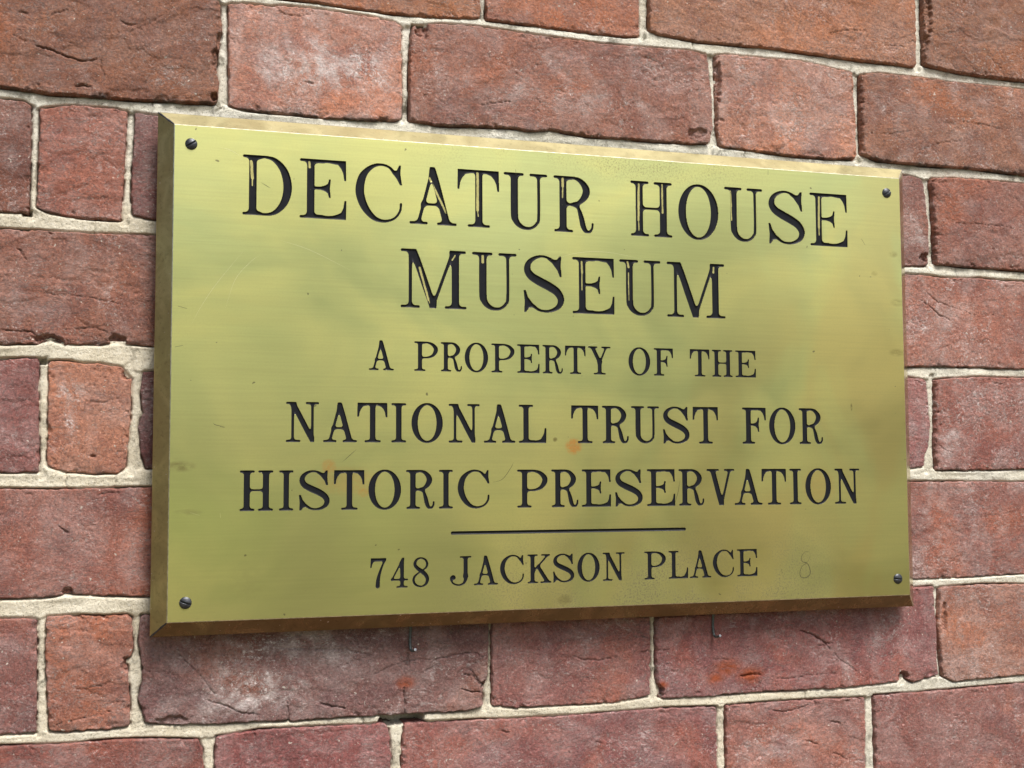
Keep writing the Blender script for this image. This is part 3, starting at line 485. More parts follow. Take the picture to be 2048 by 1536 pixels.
# the wall goes on past the frame: plain courses of the same bond
courses = {}
for nm, kind, t, b, l, r in BRICKS:
    courses.setdefault(int(nm[0]), []).append((t[0][0], t[-1][0], t, b))
rg = random.Random(5)
far_specs = []
for ci, L in courses.items():
    L.sort(key=lambda q: q[0])
    a = L[0]; x = a[0]-5; zt, zb = a[2][0][1], a[3][0][1]; hd = (a[1]-a[0]) > 140
    while x > -620:
        w = 98 if hd else 193; far_specs.append((x-w, x, zt, zb)); x -= w+5; hd = not hd
    a = L[-1]; x = a[1]+5; zt, zb = a[2][-1][1], a[3][-1][1]; hd = (a[1]-a[0]) > 140
    while x < 620:
        w = 98 if hd else 193; far_specs.append((x, x+w, zt, zb)); x += w+5; hd = not hd
for k in range(1, 4):
    for z0 in (276+66*(k-1), -311-66*(k-1)):
        x = -620+rg.uniform(0, 100); hd = bool(k % 2)
        while x < 600:
            w = 98 if hd else 193; far_specs.append((x, x+w, z0+57, z0)); x += w+5; hd = not hd
for i, (xa, xb, zt, zb) in enumerate(far_specs):
    build_brick('far', 'lmrp'[i*7 % 4], [(xa, zt), (xb, zt)], [(xa, zb), (xb, zb)], [], [], 3000+i*7, far=True)
    outlines.append(np.array([(xa, zt), (xb, zt), (xb, zb), (xa, zb)]))

def poly_sdf(px, py, P):
    d2 = np.full(px.shape, 1e12); ins = np.zeros(px.shape, bool); n = len(P)
    nx = np.zeros(px.shape)
    for i in range(n):
        ax, ay = P[i]; bx, by = P[(i+1) % n]
        ex, ey = bx-ax, by-ay; L2 = max(ex*ex+ey*ey, 1e-9)
        t = np.clip(((px-ax)*ex+(py-ay)*ey)/L2, 0, 1)
        q = (px-ax-t*ex)**2+(py-ay-t*ey)**2
        better = q < d2; d2 = np.where(better, q, d2); nx = np.where(better, abs(ey)/math.sqrt(L2), nx)
        c = ((ay > py) != (by > py)) & (px < (bx-ax)*(py-ay)/(by-ay+1e-12)+ax)
        ins ^= c
    d = np.sqrt(d2)
    return np.where(ins, -d, d), nx

def build_mortar():
    def axis(lo, a, b, hi, f, c):
        return np.unique(np.r_[np.arange(lo, a, c), np.arange(a, b, f), np.arange(b, hi+c, c)])
    xs = axis(-660, -346, 346, 660, .62, 3.0); zs = axis(-470, -262, 262, 470, .62, 3.0)
    X, Z = np.meshgrid(xs, zs)
    D = np.full(X.shape, 50.); NX = np.zeros(X.shape)
    for P in outlines:
        lo, hi = P.min(0)-12, P.max(0)+12
        i0, i1 = np.searchsorted(xs, [lo[0], hi[0]]); j0, j1 = np.searchsorted(zs, [lo[1], hi[1]])
        if i1 <= i0 or j1 <= j0: continue
        sl = (slice(j0, j1), slice(i0, i1))
        d, nx = poly_sdf(X[sl], Z[sl], P)
        b = d < D[sl]; D[sl] = np.where(b, d, D[sl]); NX[sl] = np.where(b, nx, NX[sl])
    for _ in range(3):
        NX[1:-1, 1:-1] = (NX[:-2, 1:-1]+NX[2:, 1:-1]+NX[1:-1, :-2]+NX[1:-1, 2:]+NX[1:-1, 1:-1])/5
    top = sstep(60, 150, Z); rgt = sstep(120, 220, X); bot = sstep(-100, -150, Z)
    base = .85 + .8*top + .7*np.maximum(rgt*(1-bot), 0) + .3*bot
    base = np.minimum(base, 2.5)
    vert = sstep(.35, .8, NX)
    y = base+vert*(.5+.7*np.maximum(top, rgt)) + .35*fbm(X/28, Z/9, 901, 3)
    y += .13*fbm(X/2.4, Z/2.0, 902, 3) + .10*perlin(X/.9, Z/.9, 905)
    pres = sstep(-.25, .45, fbm(X/26, Z/6, 903, 2))
    y += (1.0+3.4*pres)*np.exp(-(np.maximum(D-.15, 0)/.70)**2)
    bead = sstep(-.1, .4, fbm(X/60, Z/12, 904, 2))
    y -= (.35+.5*bead)*sstep(.9, 1.5, D+.3*perlin(X/3, Z/3, 912))*(1-.6*vert)
    # hairline cracks across the joints
    for cx, cz in ((-287, 33), (-236, 146), (-210, 62), (-118, -187), (125, 142), (262, 15), (-252, -65), (-277, -66), (-265, 68), (-86, -190), (90, 207), (280, 70), (-320, 10), (160, -188)):
        k = np.abs(X-cx+.6*perlin(Z/2, X/9, 906))
        y += 1.1*np.exp(-(k/.32)**2)*(np.abs(Z-cz) < 14)*(1-vert)
    for (cx, cz, rx, rz, dep) in MISC['mortar_holes']:
        q = np.maximum(np.abs(X-cx)/rx, np.abs(Z-cz)/rz)+.12*fbm(X/4, Z/4, 907, 2)
        y += dep*sstep(1.05, .9, q)
    y = np.where(D < -1.2, 9., y)
    F = grid_faces(*X.shape)
    Dv = D.ravel(); Xv = X.ravel(); Zv = Z.ravel()
    fx, fz, fd = Xv[F].mean(1), Zv[F].mean(1), Dv[F].min(1)
    dmax = Dv[F].max(1)
    hid = (np.abs(fx) < PLX*1e3-8) & (fz > -PLZ*1e3+6) & (fz < PLZ*1e3-8)
    keep = (dmax > -3.0) & ~hid
    F = F[keep]; used, inv = np.unique(F, return_inverse=True); F = inv.reshape(F.shape)
    V = np.stack([Xv, y.ravel(), Zv], -1)[used]*MMU
    me = mesh_np('mortar', V, F)
    tone = np.clip(.15+.75*np.maximum(top, .7*rgt)+.25*fbm(X/40, Z/30, 908, 2), 0, 1)
    grime = np.clip(.15+.45*vert+.2*top+.35*sstep(0, .5, fbm(X/45, Z/30, 911, 3)), 0, 1)
    attr(me, 'tone', tone.ravel()[used]); attr(me, 'grime', grime.ravel()[used])
    link('mortar', me, wall, M_MORTAR)
    # backing behind the joints and behind the plaque
    q = np.array([(-.66, .0125, -.47), (.66, .0125, -.47), (.66, .0125, .47), (-.66, .0125, .47)])
    link('backing', mesh_np('backing', q, [(0, 1, 2, 3)], False), wall, simple('wall_core', (.16, .13, .10), .95, 0, 80, .3, 0))
build_mortar()

# ---------------------------------------------------------------- lettering: strokes as distance fields
s_, t_ = .064, .024
def cap(x0, y0, x1, y1, r0, r1=None): return ('c', x0, y0, x1, y1, r0, r0 if r1 is None else r1)
def path(*p): return ('p', p)
def poly(*p): return ('g', p)
def ser(x0, x1, y): return ('c', x0+t_, (t_ if y == 0 else 1-t_), x1-t_, (t_ if y == 0 else 1-t_), t_, t_)
def stem(x, y0=t_, y1=1-t_, r=s_): return ('b', x-r, y0, x+r, y1)
def up_arm(xr, y=.665): return poly((xr-.42, 1), (xr, 1), (xr+.006, y), (xr-.02, y), (xr-.038, y+.12), (xr-.075, y+.20), (xr-.13, y+.265), (xr-.2, .935), (xr-.29, .953), (xr-.42, .953))
def lo_arm(xr, y=.32): return poly((xr-.42, 0), (xr, 0), (xr+.006, y), (xr-.02, y), (xr-.038, y-.12), (xr-.075, y-.20), (xr-.13, .09), (xr-.2, .064), (xr-.29, .047), (xr-.42, .047))
def mid_arm(xl, xr, y, a=.155): return poly((xr+.005, y+a), (xr-.018, y+a), (xr-.04, y+a*.5), (xr-.09, y+.045), (xr-.17, y+.023), (xl, y+.021), (xl, y-.021), (xr-.17, y-.023), (xr-.09, y-.045), (xr-.04, y-a*.5), (xr-.018, y-a), (xr+.005, y-a), (xr-.012, y))
G = {
'A': [cap(.395, .965, .155, .03, .028, .027), path((.385, .965, .032), (.43, .82, .058), (.63, .05, .062)), cap(.235, .35, .52, .35, .022), ser(0, .31, 0), ser(.47, .81, 0)],
'C': [path((.785, .325, .020), (.77, .21, .02), (.70, .1, .02), (.60, .04, .022), (.46, .02, .028), (.3, .08, .046), (.15, .26, .066), (.076, .5, .074), (.11, .73, .066), (.2, .87, .046), (.33, .96, .030), (.46, .98, .022), (.58, .945, .022), (.68, .85, .028)),
      poly((.755, .985), (.778, .985), (.77, .84), (.80, .65), (.77, .65), (.71, .76), (.64, .845), (.60, .91), (.66, .875), (.715, .90))],
'D': [stem(.17), ser(.0, .3, 1), ser(.0, .3, 0), path((.17, .976, .024), (.40, .975, .025), (.56, .92, .042), (.70, .75, .064), (.757, .5, .073), (.71, .26, .064), (.58, .09, .042), (.42, .024, .025), (.17, .024, .024))],
'E': [stem(.185), ser(0, .4, 1), ser(0, .4, 0), ('b', .17, .953, .6, 1), ('b', .17, 0, .6, .047), up_arm(.775), lo_arm(.78), mid_arm(.2, .515, .515)],
'F': [stem(.17), ser(0, .35, 0), ser(0, .4, 1), ('b', .15, .953, .4, 1), up_arm(.655, .66), mid_arm(.2, .465, .53, .19)],
'H': [stem(.155), stem(.585), ser(0, .325, 1), ser(.415, .745, 1), ser(0, .325, 0), ser(.415, .745, 0), cap(.16, .51, .58, .51, .021)],
'I': [stem(.18), ser(0, .36, 1), ser(0, .36, 0)],
'J': [stem(.53, .3), ser(.34, .72, 1), path((.53, .32, .064), (.525, .2, .052), (.47, .09, .036), (.36, .028, .026), (.24, .028, .024), (.12, .08, .024), (.05, .18, .024), (.05, .26, .03)), cap(.115, .275, .115, .285, .075)],
'K': [stem(.165), ser(0, .34, 1), ser(0, .35, 0), cap(.675, .95, .21, .42, .025), path((.37, .57, .045), (.45, .42, .06), (.675, .05, .062)), ser(.47, .77, 1), ser(.44, .81, 0)],
'L': [stem(.185), ser(0, .37, 1), ser(0, .4, 0), ('b', .15, 0, .45, .047), lo_arm(.71, .38)],
'M': [cap(.165, .03, .165, .95, .028), ser(0, .33, 0), ser(.0, .25, 1), path((.215, .96, .036), (.27, .84, .06), (.53, .10, .06), (.555, .03, .028)), cap(.555, .03, .885, .94, .026), stem(.945), ser(.86, 1.13, 1), ser(.76, 1.14, 0)],
'N': [cap(.165, .03, .165, .95, .029), ser(0, .36, 0), ser(0, .24, 1), path((.165, .965, .032), (.23, .86, .06), (.60, .16, .06), (.665, .025, .022)), cap(.665, .03, .665, .97, .028), ser(.5, .83, 1)],
'O': [('o', .365, .5, .298, .488)],
'P': [stem(.19), ser(0, .37, 0), ser(0, .35, 1), path((.19, .976, .024), (.42, .973, .026), (.60, .915, .045), (.715, .79, .064), (.715, .67, .064), (.62, .53, .045), (.45, .462, .026), (.2, .455, .024))],
'R': [stem(.17), ser(.01, .35, 0), ser(0, .32, 1), path((.17, .976, .024), (.36, .974, .026), (.49, .925, .044), (.585, .80, .064), (.58, .68, .064), (.49, .56, .044), (.37, .503, .026), (.2, .498, .023)),
      path((.38, .498, .022), (.45, .43, .030), (.50, .27, .046), (.535, .12, .048), (.585, .035, .036), (.65, .03, .026), (.695, .09, .020), (.705, .17, .018))],
'S': [path((.505, .90, .026), (.41, .955, .022), (.30, .98, .022), (.18, .945, .032), (.085, .86, .044), (.06, .74, .056), (.12, .63, .068), (.25, .545, .076), (.42, .455, .076), (.55, .36, .068), (.61, .24, .056), (.58, .12, .044), (.48, .045, .032), (.36, .02, .023), (.24, .045, .023), (.14, .12, .026)),
      poly((.0, .375), (.028, .375), (.065, .26), (.15, .14), (.24, .06), (.15, .085), (.08, .07), (.035, .0), (.008, .0), (.018, .18)),
      poly((.625, .63), (.598, .63), (.56, .74), (.47, .87), (.40, .93), (.48, .92), (.55, .93), (.59, .99), (.618, .99), (.607, .82))],
'T': [stem(.375), ser(.18, .57, 0), ('b', .06, .953, .69, 1), up_arm(.725, .645), ('m', .75, up_arm(.74, .655))],
'U': [path((.185, .97, .064), (.185, .30, .064), (.205, .17, .056), (.27, .08, .044), (.37, .032, .032), (.48, .04, .026), (.575, .12, .026), (.61, .26, .026), (.61, .97, .026)), ser(0, .35, 1), ser(.45, .765, 1)],
'V': [path((.165, .97, .062), (.38, .09, .058), (.405, .02, .026)), cap(.63, .96, .41, .03, .026), ser(0, .335, 1), ser(.485, .765, 1)],
'Y': [cap(.165, .96, .41, .44, .06), cap(.635, .96, .435, .46, .027), stem(.41, t_, .46), ser(0, .33, 1), ser(.48, .80, 1), ser(.2, .62, 0)],
'7': [poly((.02, 1), (.545, 1), (.545, .95), (.50, .905), (.15, .905), (.085, .86), (.05, .79), (.03, .69), (0, .69)), path((.515, .945, .028), (.42, .74, .030), (.33, .5, .045), (.275, .28, .062), (.26, .075, .072))],
'4': [stem(.385, .02, .86, .058), poly((.44, .5), (.44, 1), (.415, 1), (.33, .84), (.33, .5)), cap(.415, .97, .035, .28, .022), cap(.03, .268, .575, .268, .023), ser(.19, .58, 0)],
'8': [path((.29, .976, .024), (.16, .935, .033), (.09, .83, .044), (.10, .72, .05), (.19, .62, .058), (.33, .515, .066), (.45, .40, .062), (.505, .26, .052), (.46, .11, .038), (.35, .03, .026), (.24, .022, .025), (.10, .09, .034), (.04, .22, .036), (.065, .34, .032), (.16, .44, .026), (.33, .55, .024), (.46, .66, .028), (.495, .79, .036), (.43, .92, .030), (.29, .976, .024))],
}
def catmull(P, n=9):
    P = [np.array(p, float) for p in P]
    if len(P) < 3: return P
    out = []
    for i in range(len(P)-1):
        p0 = P[i-1] if i else 2*P[0]-P[1]; p1, p2 = P[i], P[i+1]; p3 = P[i+2] if i+2 < len(P) else 2*P[-1]-P[-2]
        if i == 0 and np.allclose(P[0], P[-1]): p0 = P[-2]
        if i == len(P)-2 and np.allclose(P[0], P[-1]): p3 = P[1]
        for k in range(n):
            t = k/n
            out.append(.5*((2*p1)+(-p0+p2)*t+(2*p0-5*p1+4*p2-p3)*t*t+(-p0+3*p1-3*p2+p3)*t**3))
    out.append(P[-1]); return out

def prim_sdf(pr, X, Y):
    k = pr[0]
    if k == 'c':
        d, t = seg_dist(X, Y, pr[1], pr[2], pr[3], pr[4]); return d-(pr[5]+(pr[6]-pr[5])*t)
    if k == 'b':
        cx, cy = (pr[1]+pr[3])/2, (pr[2]+pr[4])/2; hx, hy = (pr[3]-pr[1])/2, (pr[4]-pr[2])/2
        qx, qy = np.abs(X-cx)-hx, np.abs(Y-cy)-hy
        return np.hypot(np.maximum(qx, 0), np.maximum(qy, 0))+np.minimum(np.maximum(qx, qy), 0)
    if k == 'p':
        S = catmull(pr[1]); d = None
        straight = len(pr[1]) == 3 and False
        for a, b in zip(S[:-1], S[1:]):
            q, t = seg_dist(X, Y, a[0], a[1], b[0], b[1]); q = q-(a[2]+(b[2]-a[2])*t)
            d = q if d is None else np.minimum(d, q)
        return d
    if k == 'g': return poly_sdf(X, Y, np.array(pr[1]))[0]-.004
    if k == 'm': return prim_sdf(pr[2], pr[1]-X, Y)
    if k == 'o':
        _, cx, cy, rx, ry = pr; d = None; N = 72
        A = [2*math.pi*i/N for i in range(N+1)]
        P = [(cx+rx*math.cos(a), cy+ry*math.sin(a), .024+.046*abs(math.cos(a))**1.6) for a in A]
        for a, b in zip(P[:-1], P[1:]):
            q, t = seg_dist(X, Y, a[0], a[1], b[0], b[1]); q = q-(a[2]+(b[2]-a[2])*t)
            d = q if d is None else np.minimum(d, q)
        return d

def smin(a, b, k):
    h = np.maximum(k-np.abs(a-b), 0)/k
    return np.minimum(a, b)-h*h*k*.25

_gl = {}
def glyph(ch, grow):
    key = (ch, grow)
    if key in _gl: return _gl[key]
    cell = .0115
    xs = np.arange(-.06, 1.24 if ch == 'M' else .92, cell); ys = np.arange(-.06, 1.07, cell)
    X, Y = np.meshgrid(xs, ys)
    d = None
    for pr in G[ch]:
        q = prim_sdf(pr, X, Y)
        d = q if d is None else smin(d, q, .02 if pr[0] in 'gm' else .075)
    if ch not in 'OCS8': d = np.maximum(d, Y-1)
    if ch not in 'OCSUJ78': d = np.maximum(d, -Y)
    d = d-grow
    d = np.where(np.abs(d) < 1e-5, 1e-5, d)
    V = []; S = []; idx = {}; F = []; E = []
    def vid(j, i):
        k = (j, i)
        if k not in idx: idx[k] = len(V); V.append((xs[i], ys[j])); S.append(-d[j, i])
        return idx[k]
    def xid(j0, i0, j1, i1):
        k = (min((j0, i0), (j1, i1)), max((j0, i0), (j1, i1)))
        if k not in idx:
            a, b = d[j0, i0], d[j1, i1]; t = min(max(a/(a-b), .03), .97)
            idx[k] = len(V); V.append((xs[i0]+(xs[i1]-xs[i0])*t, ys[j0]+(ys[j1]-ys[j0])*t)); S.append(0.)
        return idx[k]
    ins = d < 0
    any_ = ins[:-1, :-1] | ins[1:, :-1] | ins[:-1, 1:] | ins[1:, 1:]
    for j, i in zip(*np.nonzero(any_)):
        c = [(j, i), (j, i+1), (j+1, i+1), (j+1, i)]
        n = [ins[q] for q in c]
        if n[0] == n[2] and n[1] == n[3] and n[0] != n[1]:      # saddle: two corners
            for q in range(4):
                if n[q]:
                    a, b = c[q-1], c[(q+1) % 4]
                    e0, e1 = xid(*c[q], *b), xid(*c[q], *a)
                    F.append([vid(*c[q]), e0, e1]); E.append((e0, e1))
            continue
        pl = []; ed = []
        for q in range(4):
            a, b = c[q], c[(q+1) % 4]
            if n[q]: pl.append(vid(*a))
            if n[q] != n[(q+1) % 4]: e = xid(*a, *b); pl.append(e); ed.append(e)
        F.append(pl)
        if len(ed) == 2: E.append(tuple(ed))
    V = np.array(V); S = np.array(S)
    bx = V[S == 0]
    r = dict(V=V, S=S, F=F, E=E, lo=bx.min(0), hi=bx.max(0), xs=xs, ys=ys, d=d, cell=cell)
    _gl[key] = r; return r

# ---------------------------------------------------------------- the brass plaque
plaque = bpy.data.objects.new('plaque', None); C.objects.link(plaque); plaque.location = (0, YF, 0)
tag(plaque, 'brass museum plaque with black engraved lettering and sloping edges, on the red brick wall', 'plaque')
HW, HH = .225, CAM['H']/2

pts2, edges2, placed = [], [], []
LINES = ['DECATUR HOUSE', 'MUSEUM', 'A PROPERTY OF THE', 'NATIONAL TRUST FOR', 'HISTORIC PRESERVATION', '748 JACKSON PLACE']
STK = [np.array(q) for q in MISC['streaks']]
for li, row in enumerate(TEXT):
    grow = .001 if li < 2 else .007
    words = LINES[li].split(' '); wi = 0; ci = 0
    for (ch, x0, x1, zt, zb) in row:
        while ci >= len(words[wi]): wi += 1; ci = 0
        ci += 1
        g = glyph(ch, grow)
        sx = (x1-x0)/(g['hi'][0]-g['lo'][0]); sz = (zt-zb)/(1+2*grow)
        X = x0+(g['V'][:, 0]-g['lo'][0])*sx; Z = zb+(g['V'][:, 1]+grow)*sz
        dep = g['S']*sz
        D0, W0 = (.75, .62) if li < 2 else (.55, .45)
        Y = D0*(1-(1-np.minimum(dep/W0, 1))**2)
        bare = np.zeros(len(X))
        for (ax, az, bx, bz, r) in STK:
            if min(ax, bx)-2 > X.max() or max(ax, bx)+2 < X.min() or max(az, bz)+2 < Z.min() or min(az, bz)-2 > Z.max(): continue
            q, t = seg_dist(X, Z, ax, az, bx, bz); bare = np.maximum(bare, (1.0 if li < 2 else .45)*sstep(r*1.15, r*.45, q))
        bare = np.where(dep < .28, 0, bare)
        cx, cz = (x0+x1)/2, (zt+zb)/2
        me = bpy.data.meshes.new('letter')
        me.from_pydata(np.stack([(X-cx)*MMU, Y*MMU, (Z-cz)*MMU], -1).tolist(), [], g['F'])
        me.polygons.foreach_set('use_smooth', np.ones(len(me.polygons), bool)); me.update()
        attr(me, 'bare', bare); attr(me, 'rim', (g['S'] == 0)*1.0)
        o = link('letter', me, plaque, M_LETTER); o.location = (cx*MMU, 0, cz*MMU)
        o['label'] = ('engraved numeral ' if ch.isdigit() else 'engraved capital ')+ch+' of '+words[wi]
        base = len(pts2); rim = np.nonzero(g['S'] == 0)[0]; mp = {int(v): base+k for k, v in enumerate(rim)}
        pts2 += [(X[v], Z[v]) for v in rim]
        edges2 += [(mp[a], mp[b]) for a, b in g['E']]
        placed.append((x0, sx, zb, sz, grow, g))

# engraved rule: a round ended groove
(rx0, rz0), (rx1, rz1) = MISC['rule']; RR = 1.02
def capsule_ring(r, n=10):
    a = math.atan2(rz1-rz0, rx1-rx0); P = []
    for k in range(n+1): q = a-math.pi/2+math.pi*k/n; P.append((rx1+r*math.cos(q), rz1+r*math.sin(q)))
    for k in range(n+1): q = a+math.pi/2+math.pi*k/n; P.append((rx0+r*math.cos(q), rz0+r*math.sin(q)))
    return P
rings = [capsule_ring(RR*f) for f in (1, .85, .6, .3, .05)]; n = len(rings[0])
V = []; F = []
for k, (R_, dpt) in enumerate(zip(rings, (0, .35, .6, .72, .75))): V += [(x*MMU, dpt*MMU, z*MMU) for x, z in R_]
for k in range(len(rings)-1):
    for i in range(n): j = (i+1) % n; F.append((k*n+i, k*n+j, (k+1)*n+j, (k+1)*n+i))
me = mesh_np('engraved_rule', V, F); attr(me, 'bare', np.zeros(len(V))); attr(me, 'rim', np.r_[np.ones(n), np.zeros(len(V)-n)])
link('engraved_rule', me, plaque, M_LETTER)
b0 = len(pts2); pts2 += rings[0]; edges2 += [(b0+i, b0+(i+1) % n) for i in range(n)]

INS = .18
b0 = len(pts2); w_, h_ = HW*1e3-INS, HH*1e3-INS
pts2 += [(-w_, -h_), (w_, -h_), (w_, h_), (-w_, h_)]; edges2 += [(b0, b0+1), (b0+1, b0+2), (b0+2, b0+3), (b0+3, b0)]
vo, eo, fo, _, _, _ = delaunay_2d_cdt([Vector((float(a), float(b))) for a, b in pts2], edges2, [], 0, 1e-5)
vo = np.array([(v.x, v.y) for v in vo]); fo = np.array([f for f in fo if len(f) == 3])
cen = vo[fo].mean(1); drop = np.zeros(len(fo), bool)
for (x0, sx, zb, sz, grow, g) in placed:
    u = g['lo'][0]+(cen[:, 0]-x0)/sx; v = (cen[:, 1]-zb)/sz-grow
    m_ = (u > g['lo'][0]) & (u < g['hi'][0]) & (v > g['lo'][1]) & (v < g['hi'][1])
    k = np.nonzero(m_)[0]
    if not len(k): continue
    fi = (u[k]-g['xs'][0])/g['cell']; fj = (v[k]-g['ys'][0])/g['cell']
    i = fi.astype(int); j = fj.astype(int); a = fi-i; b = fj-j; d = g['d']
    q = d[j, i]*(1-a)*(1-b)+d[j, i+1]*a*(1-b)+d[j+1, i]*(1-a)*b+d[j+1, i+1]*a*b
    drop[k[q < 0]] = True
q, _t = seg_dist(cen[:, 0], cen[:, 1], rx0, rz0, rx1, rz1); drop |= q < RR*.999
fo = fo[~drop]
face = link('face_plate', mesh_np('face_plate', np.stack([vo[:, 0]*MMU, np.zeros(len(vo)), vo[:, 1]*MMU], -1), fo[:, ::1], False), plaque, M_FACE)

# worn arris, bevels and thin side of the plate, one part a side
A, Bd = CAM['a'], CAM['b']; e0 = INS*MMU
R0 = [(-(HW-e0), 0, -(HH-e0)), ((HW-e0), 0, -(HH-e0)), ((HW-e0), 0, (HH-e0)), (-(HW-e0), 0, (HH-e0))]
def ring(off, y): return [(sx*(HW+off), y, sz*(HH+off)) for sx, sz in ((-1, -1), (1, -1), (1, 1), (-1, 1))]
e1 = ring(.00022, .00032); e2 = ring(A-.0002, Bd-.0003); e3 = ring(A, Bd); e4 = ring(A, Bd+.0021)
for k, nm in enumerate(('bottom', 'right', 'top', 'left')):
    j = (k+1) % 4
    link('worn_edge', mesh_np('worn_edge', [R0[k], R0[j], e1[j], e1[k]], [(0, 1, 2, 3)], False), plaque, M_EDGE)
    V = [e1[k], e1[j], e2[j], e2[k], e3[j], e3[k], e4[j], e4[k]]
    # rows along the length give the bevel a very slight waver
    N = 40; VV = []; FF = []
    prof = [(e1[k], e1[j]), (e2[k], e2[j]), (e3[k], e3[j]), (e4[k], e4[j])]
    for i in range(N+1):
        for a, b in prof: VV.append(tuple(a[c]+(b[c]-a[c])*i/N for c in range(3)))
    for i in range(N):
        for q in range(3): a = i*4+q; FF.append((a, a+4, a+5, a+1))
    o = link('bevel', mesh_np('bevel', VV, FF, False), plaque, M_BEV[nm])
    o['label'] = {'bottom': 'lower bevel with the brown reflection of the bricks put into its colour', 'right': 'narrow right bevel', 'top': 'pale upper bevel', 'left': 'tarnished olive left bevel'}[nm]
e5 = ring(-.014, Bd+.0021); e6 = ring(-.014, .0225)
link('spacer', mesh_np('spacer', e5+e6, [(0, 1, 5, 4), (1, 2, 6, 5), (2, 3, 7, 6), (3, 0, 4, 7)], False), plaque, M_SCREW)
link('back_plate', mesh_np('back_plate', e4, [(0, 3, 2, 1)], False), plaque, M_BEV['left'])
# corner mitres, worn to grey
for k in range(4):
    P0, P1 = Vector(e1[k]), Vector(e3[k]); dr_ = (P1-P0).normalized()
    side = dr_.cross(Vector((0, -1, 0))).normalized(); nrm = side.cross(dr_).normalized()
    if nrm.y > 0: nrm = -nrm
    V = []; F = []; N = 6
    for i in range(N+1):
        p = P0+(P1-P0)*i/N
        for a in (-1, 0, 1): V.append(tuple(p+side*a*.0006*(.6+.4*((i*7) % 3)/2)+nrm*(.00012 if a == 0 else -.00012)))
    for i in range(N):
        for q in range(2): a = i*3+q; F.append((a, a+3, a+4, a+1))
    link('mitre', mesh_np('mitre', V, F, False), plaque, M_SCREW if k in (0, 3) else M_EDGE)

# slotted dome head screws
def screw(cx, cz, ang, lab, r=3.25):
    n = 51; a = np.linspace(-1, 1, n); X, Z = np.meshgrid(a, a)
    # square to disc map keeps the rim round
    U = X*np.sqrt(1-Z*Z/2); W_ = Z*np.sqrt(1-X*X/2)
    rr = np.hypot(U, W_)
    h = 1.75*np.sqrt(np.clip(1-rr**2*.93, 0, 1)) - .35
    c, s = math.cos(math.radians(ang)), math.sin(math.radians(ang))
    dd = np.abs(-U*s+W_*c)*r
    h -= 1.15*sstep(.46, .34, dd)
    h = np.where(rr > .985, -.05, np.maximum(h, .02))
    V = np.stack([U*r, -h, W_*r], -1).reshape(-1, 3)*MMU
    me = mesh_np('screw', V, grid_faces(n, n)); o = link('screw', me, plaque, M_SCREW); o.location = (cx*MMU, 0, cz*MMU)
    o['label'] = lab
for (cx, cz), ang, lab in zip(MISC['screws'], (33, 33, -4, -20), ('slotted screw in the upper left corner', 'slotted screw in the upper right corner', 'slotted screw in the lower right corner', 'slotted screw in the lower left corner')):
    screw(cx, cz, ang, lab)

def ribbon(P, w0, mat, name='scratch', lift=.00003):
    P = [np.array(p) for p in (catmull([(*q, 0) for q in P], 6) if len(P) > 2 else [np.array((*q, 0.)) for q in P])]
    V = []; F = []; N = len(P)
    for i, p in enumerate(P):
        d = P[min(i+1, N-1)]-P[max(i-1, 0)]; L = np.hypot(d[0], d[1])+1e-9; nx, nz = -d[1]/L, d[0]/L
        w = w0*max(.15, math.sin(math.pi*(i+.5)/N))/2
        V += [((p[0]+nx*w)*MMU, -lift, (p[1]+nz*w)*MMU), ((p[0]-nx*w)*MMU, -lift, (p[1]-nz*w)*MMU)]
    for i in range(N-1): F.append((2*i, 2*i+1, 2*i+3, 2*i+2))
    return link(name, mesh_np(name, V, F, False), plaque, mat)
for L in MISC['dark_scr']: ribbon(L, .26, M_SCR_D)
for L in MISC['light_scr']: ribbon(L, .13, M_SCR_L)
ribbon(MISC['eight'], .42, M_SCR_D, 'scratched_numeral')['label'] = 'numeral 8 scratched lightly into the lower right of the face'

# ---------------------------------------------------------------- two bent wires poking out below the plaque
def tube(P, r, seg=12):
    P = [Vector(p) for p in P]; V = []; F = []
    up = Vector((1, 0, 0))
    for i, p in enumerate(P):
        d = (P[min(i+1, len(P)-1)]-P[max(i-1, 0)]).normalized()
        a = d.cross(up).normalized(); b = d.cross(a)
        for k in range(seg): q = 2*math.pi*k/seg; V.append(tuple(p+(a*math.cos(q)+b*math.sin(q))*r))
    for i in range(len(P)-1):
        for k in range(seg): j = (k+1) % seg; F.append((i*seg+k, i*seg+j, (i+1)*seg+j, (i+1)*seg+k))
    return V, F
for (x, z), lab, top in zip(MISC['pins'], ('short bent wire below the plaque, left one of the two, over the cracked brick', 'short bent wire with a bright end below the plaque, above the rust stained brick'), (1, 1)):
    root = bpy.data.objects.new('bent_wire', None); C.objects.link(root); root.location = (x*MMU, 0, z*MMU)
    tag(root, lab, 'wire', 'wires hanging below the plaque')
    P = [(-.0005, -.004, .020), (-.0006, -.0012, .010), (-.0008, -.0008, .005), (-.0009, -.0016, .001), (-.0008, -.0024, -.0014), (-.0004, -.0036, -.0022), (.0002, -.0056, -.0018), (.0007, -.0078, -.0010)]
    V, F = tube(P, .0008); link('wire', mesh_np('wire', V, F), root, M_WIRE)
    c = Vector(P[-1]); d = (Vector(P[-1])-Vector(P[-2])).normalized(); a = d.cross(Vector((1, 0, 0))).normalized(); b = d.cross(a)
    V = [tuple(c+d*.0001)]+[tuple(c+(a*math.cos(2*math.pi*k/12)+b*math.sin(2*math.pi*k/12))*.0008) for k in range(12)]
    link('cut_end', mesh_np('cut_end', V, [(0, 1+k, 1+(k+1) % 12) for k in range(12)], False), root, M_CUT)

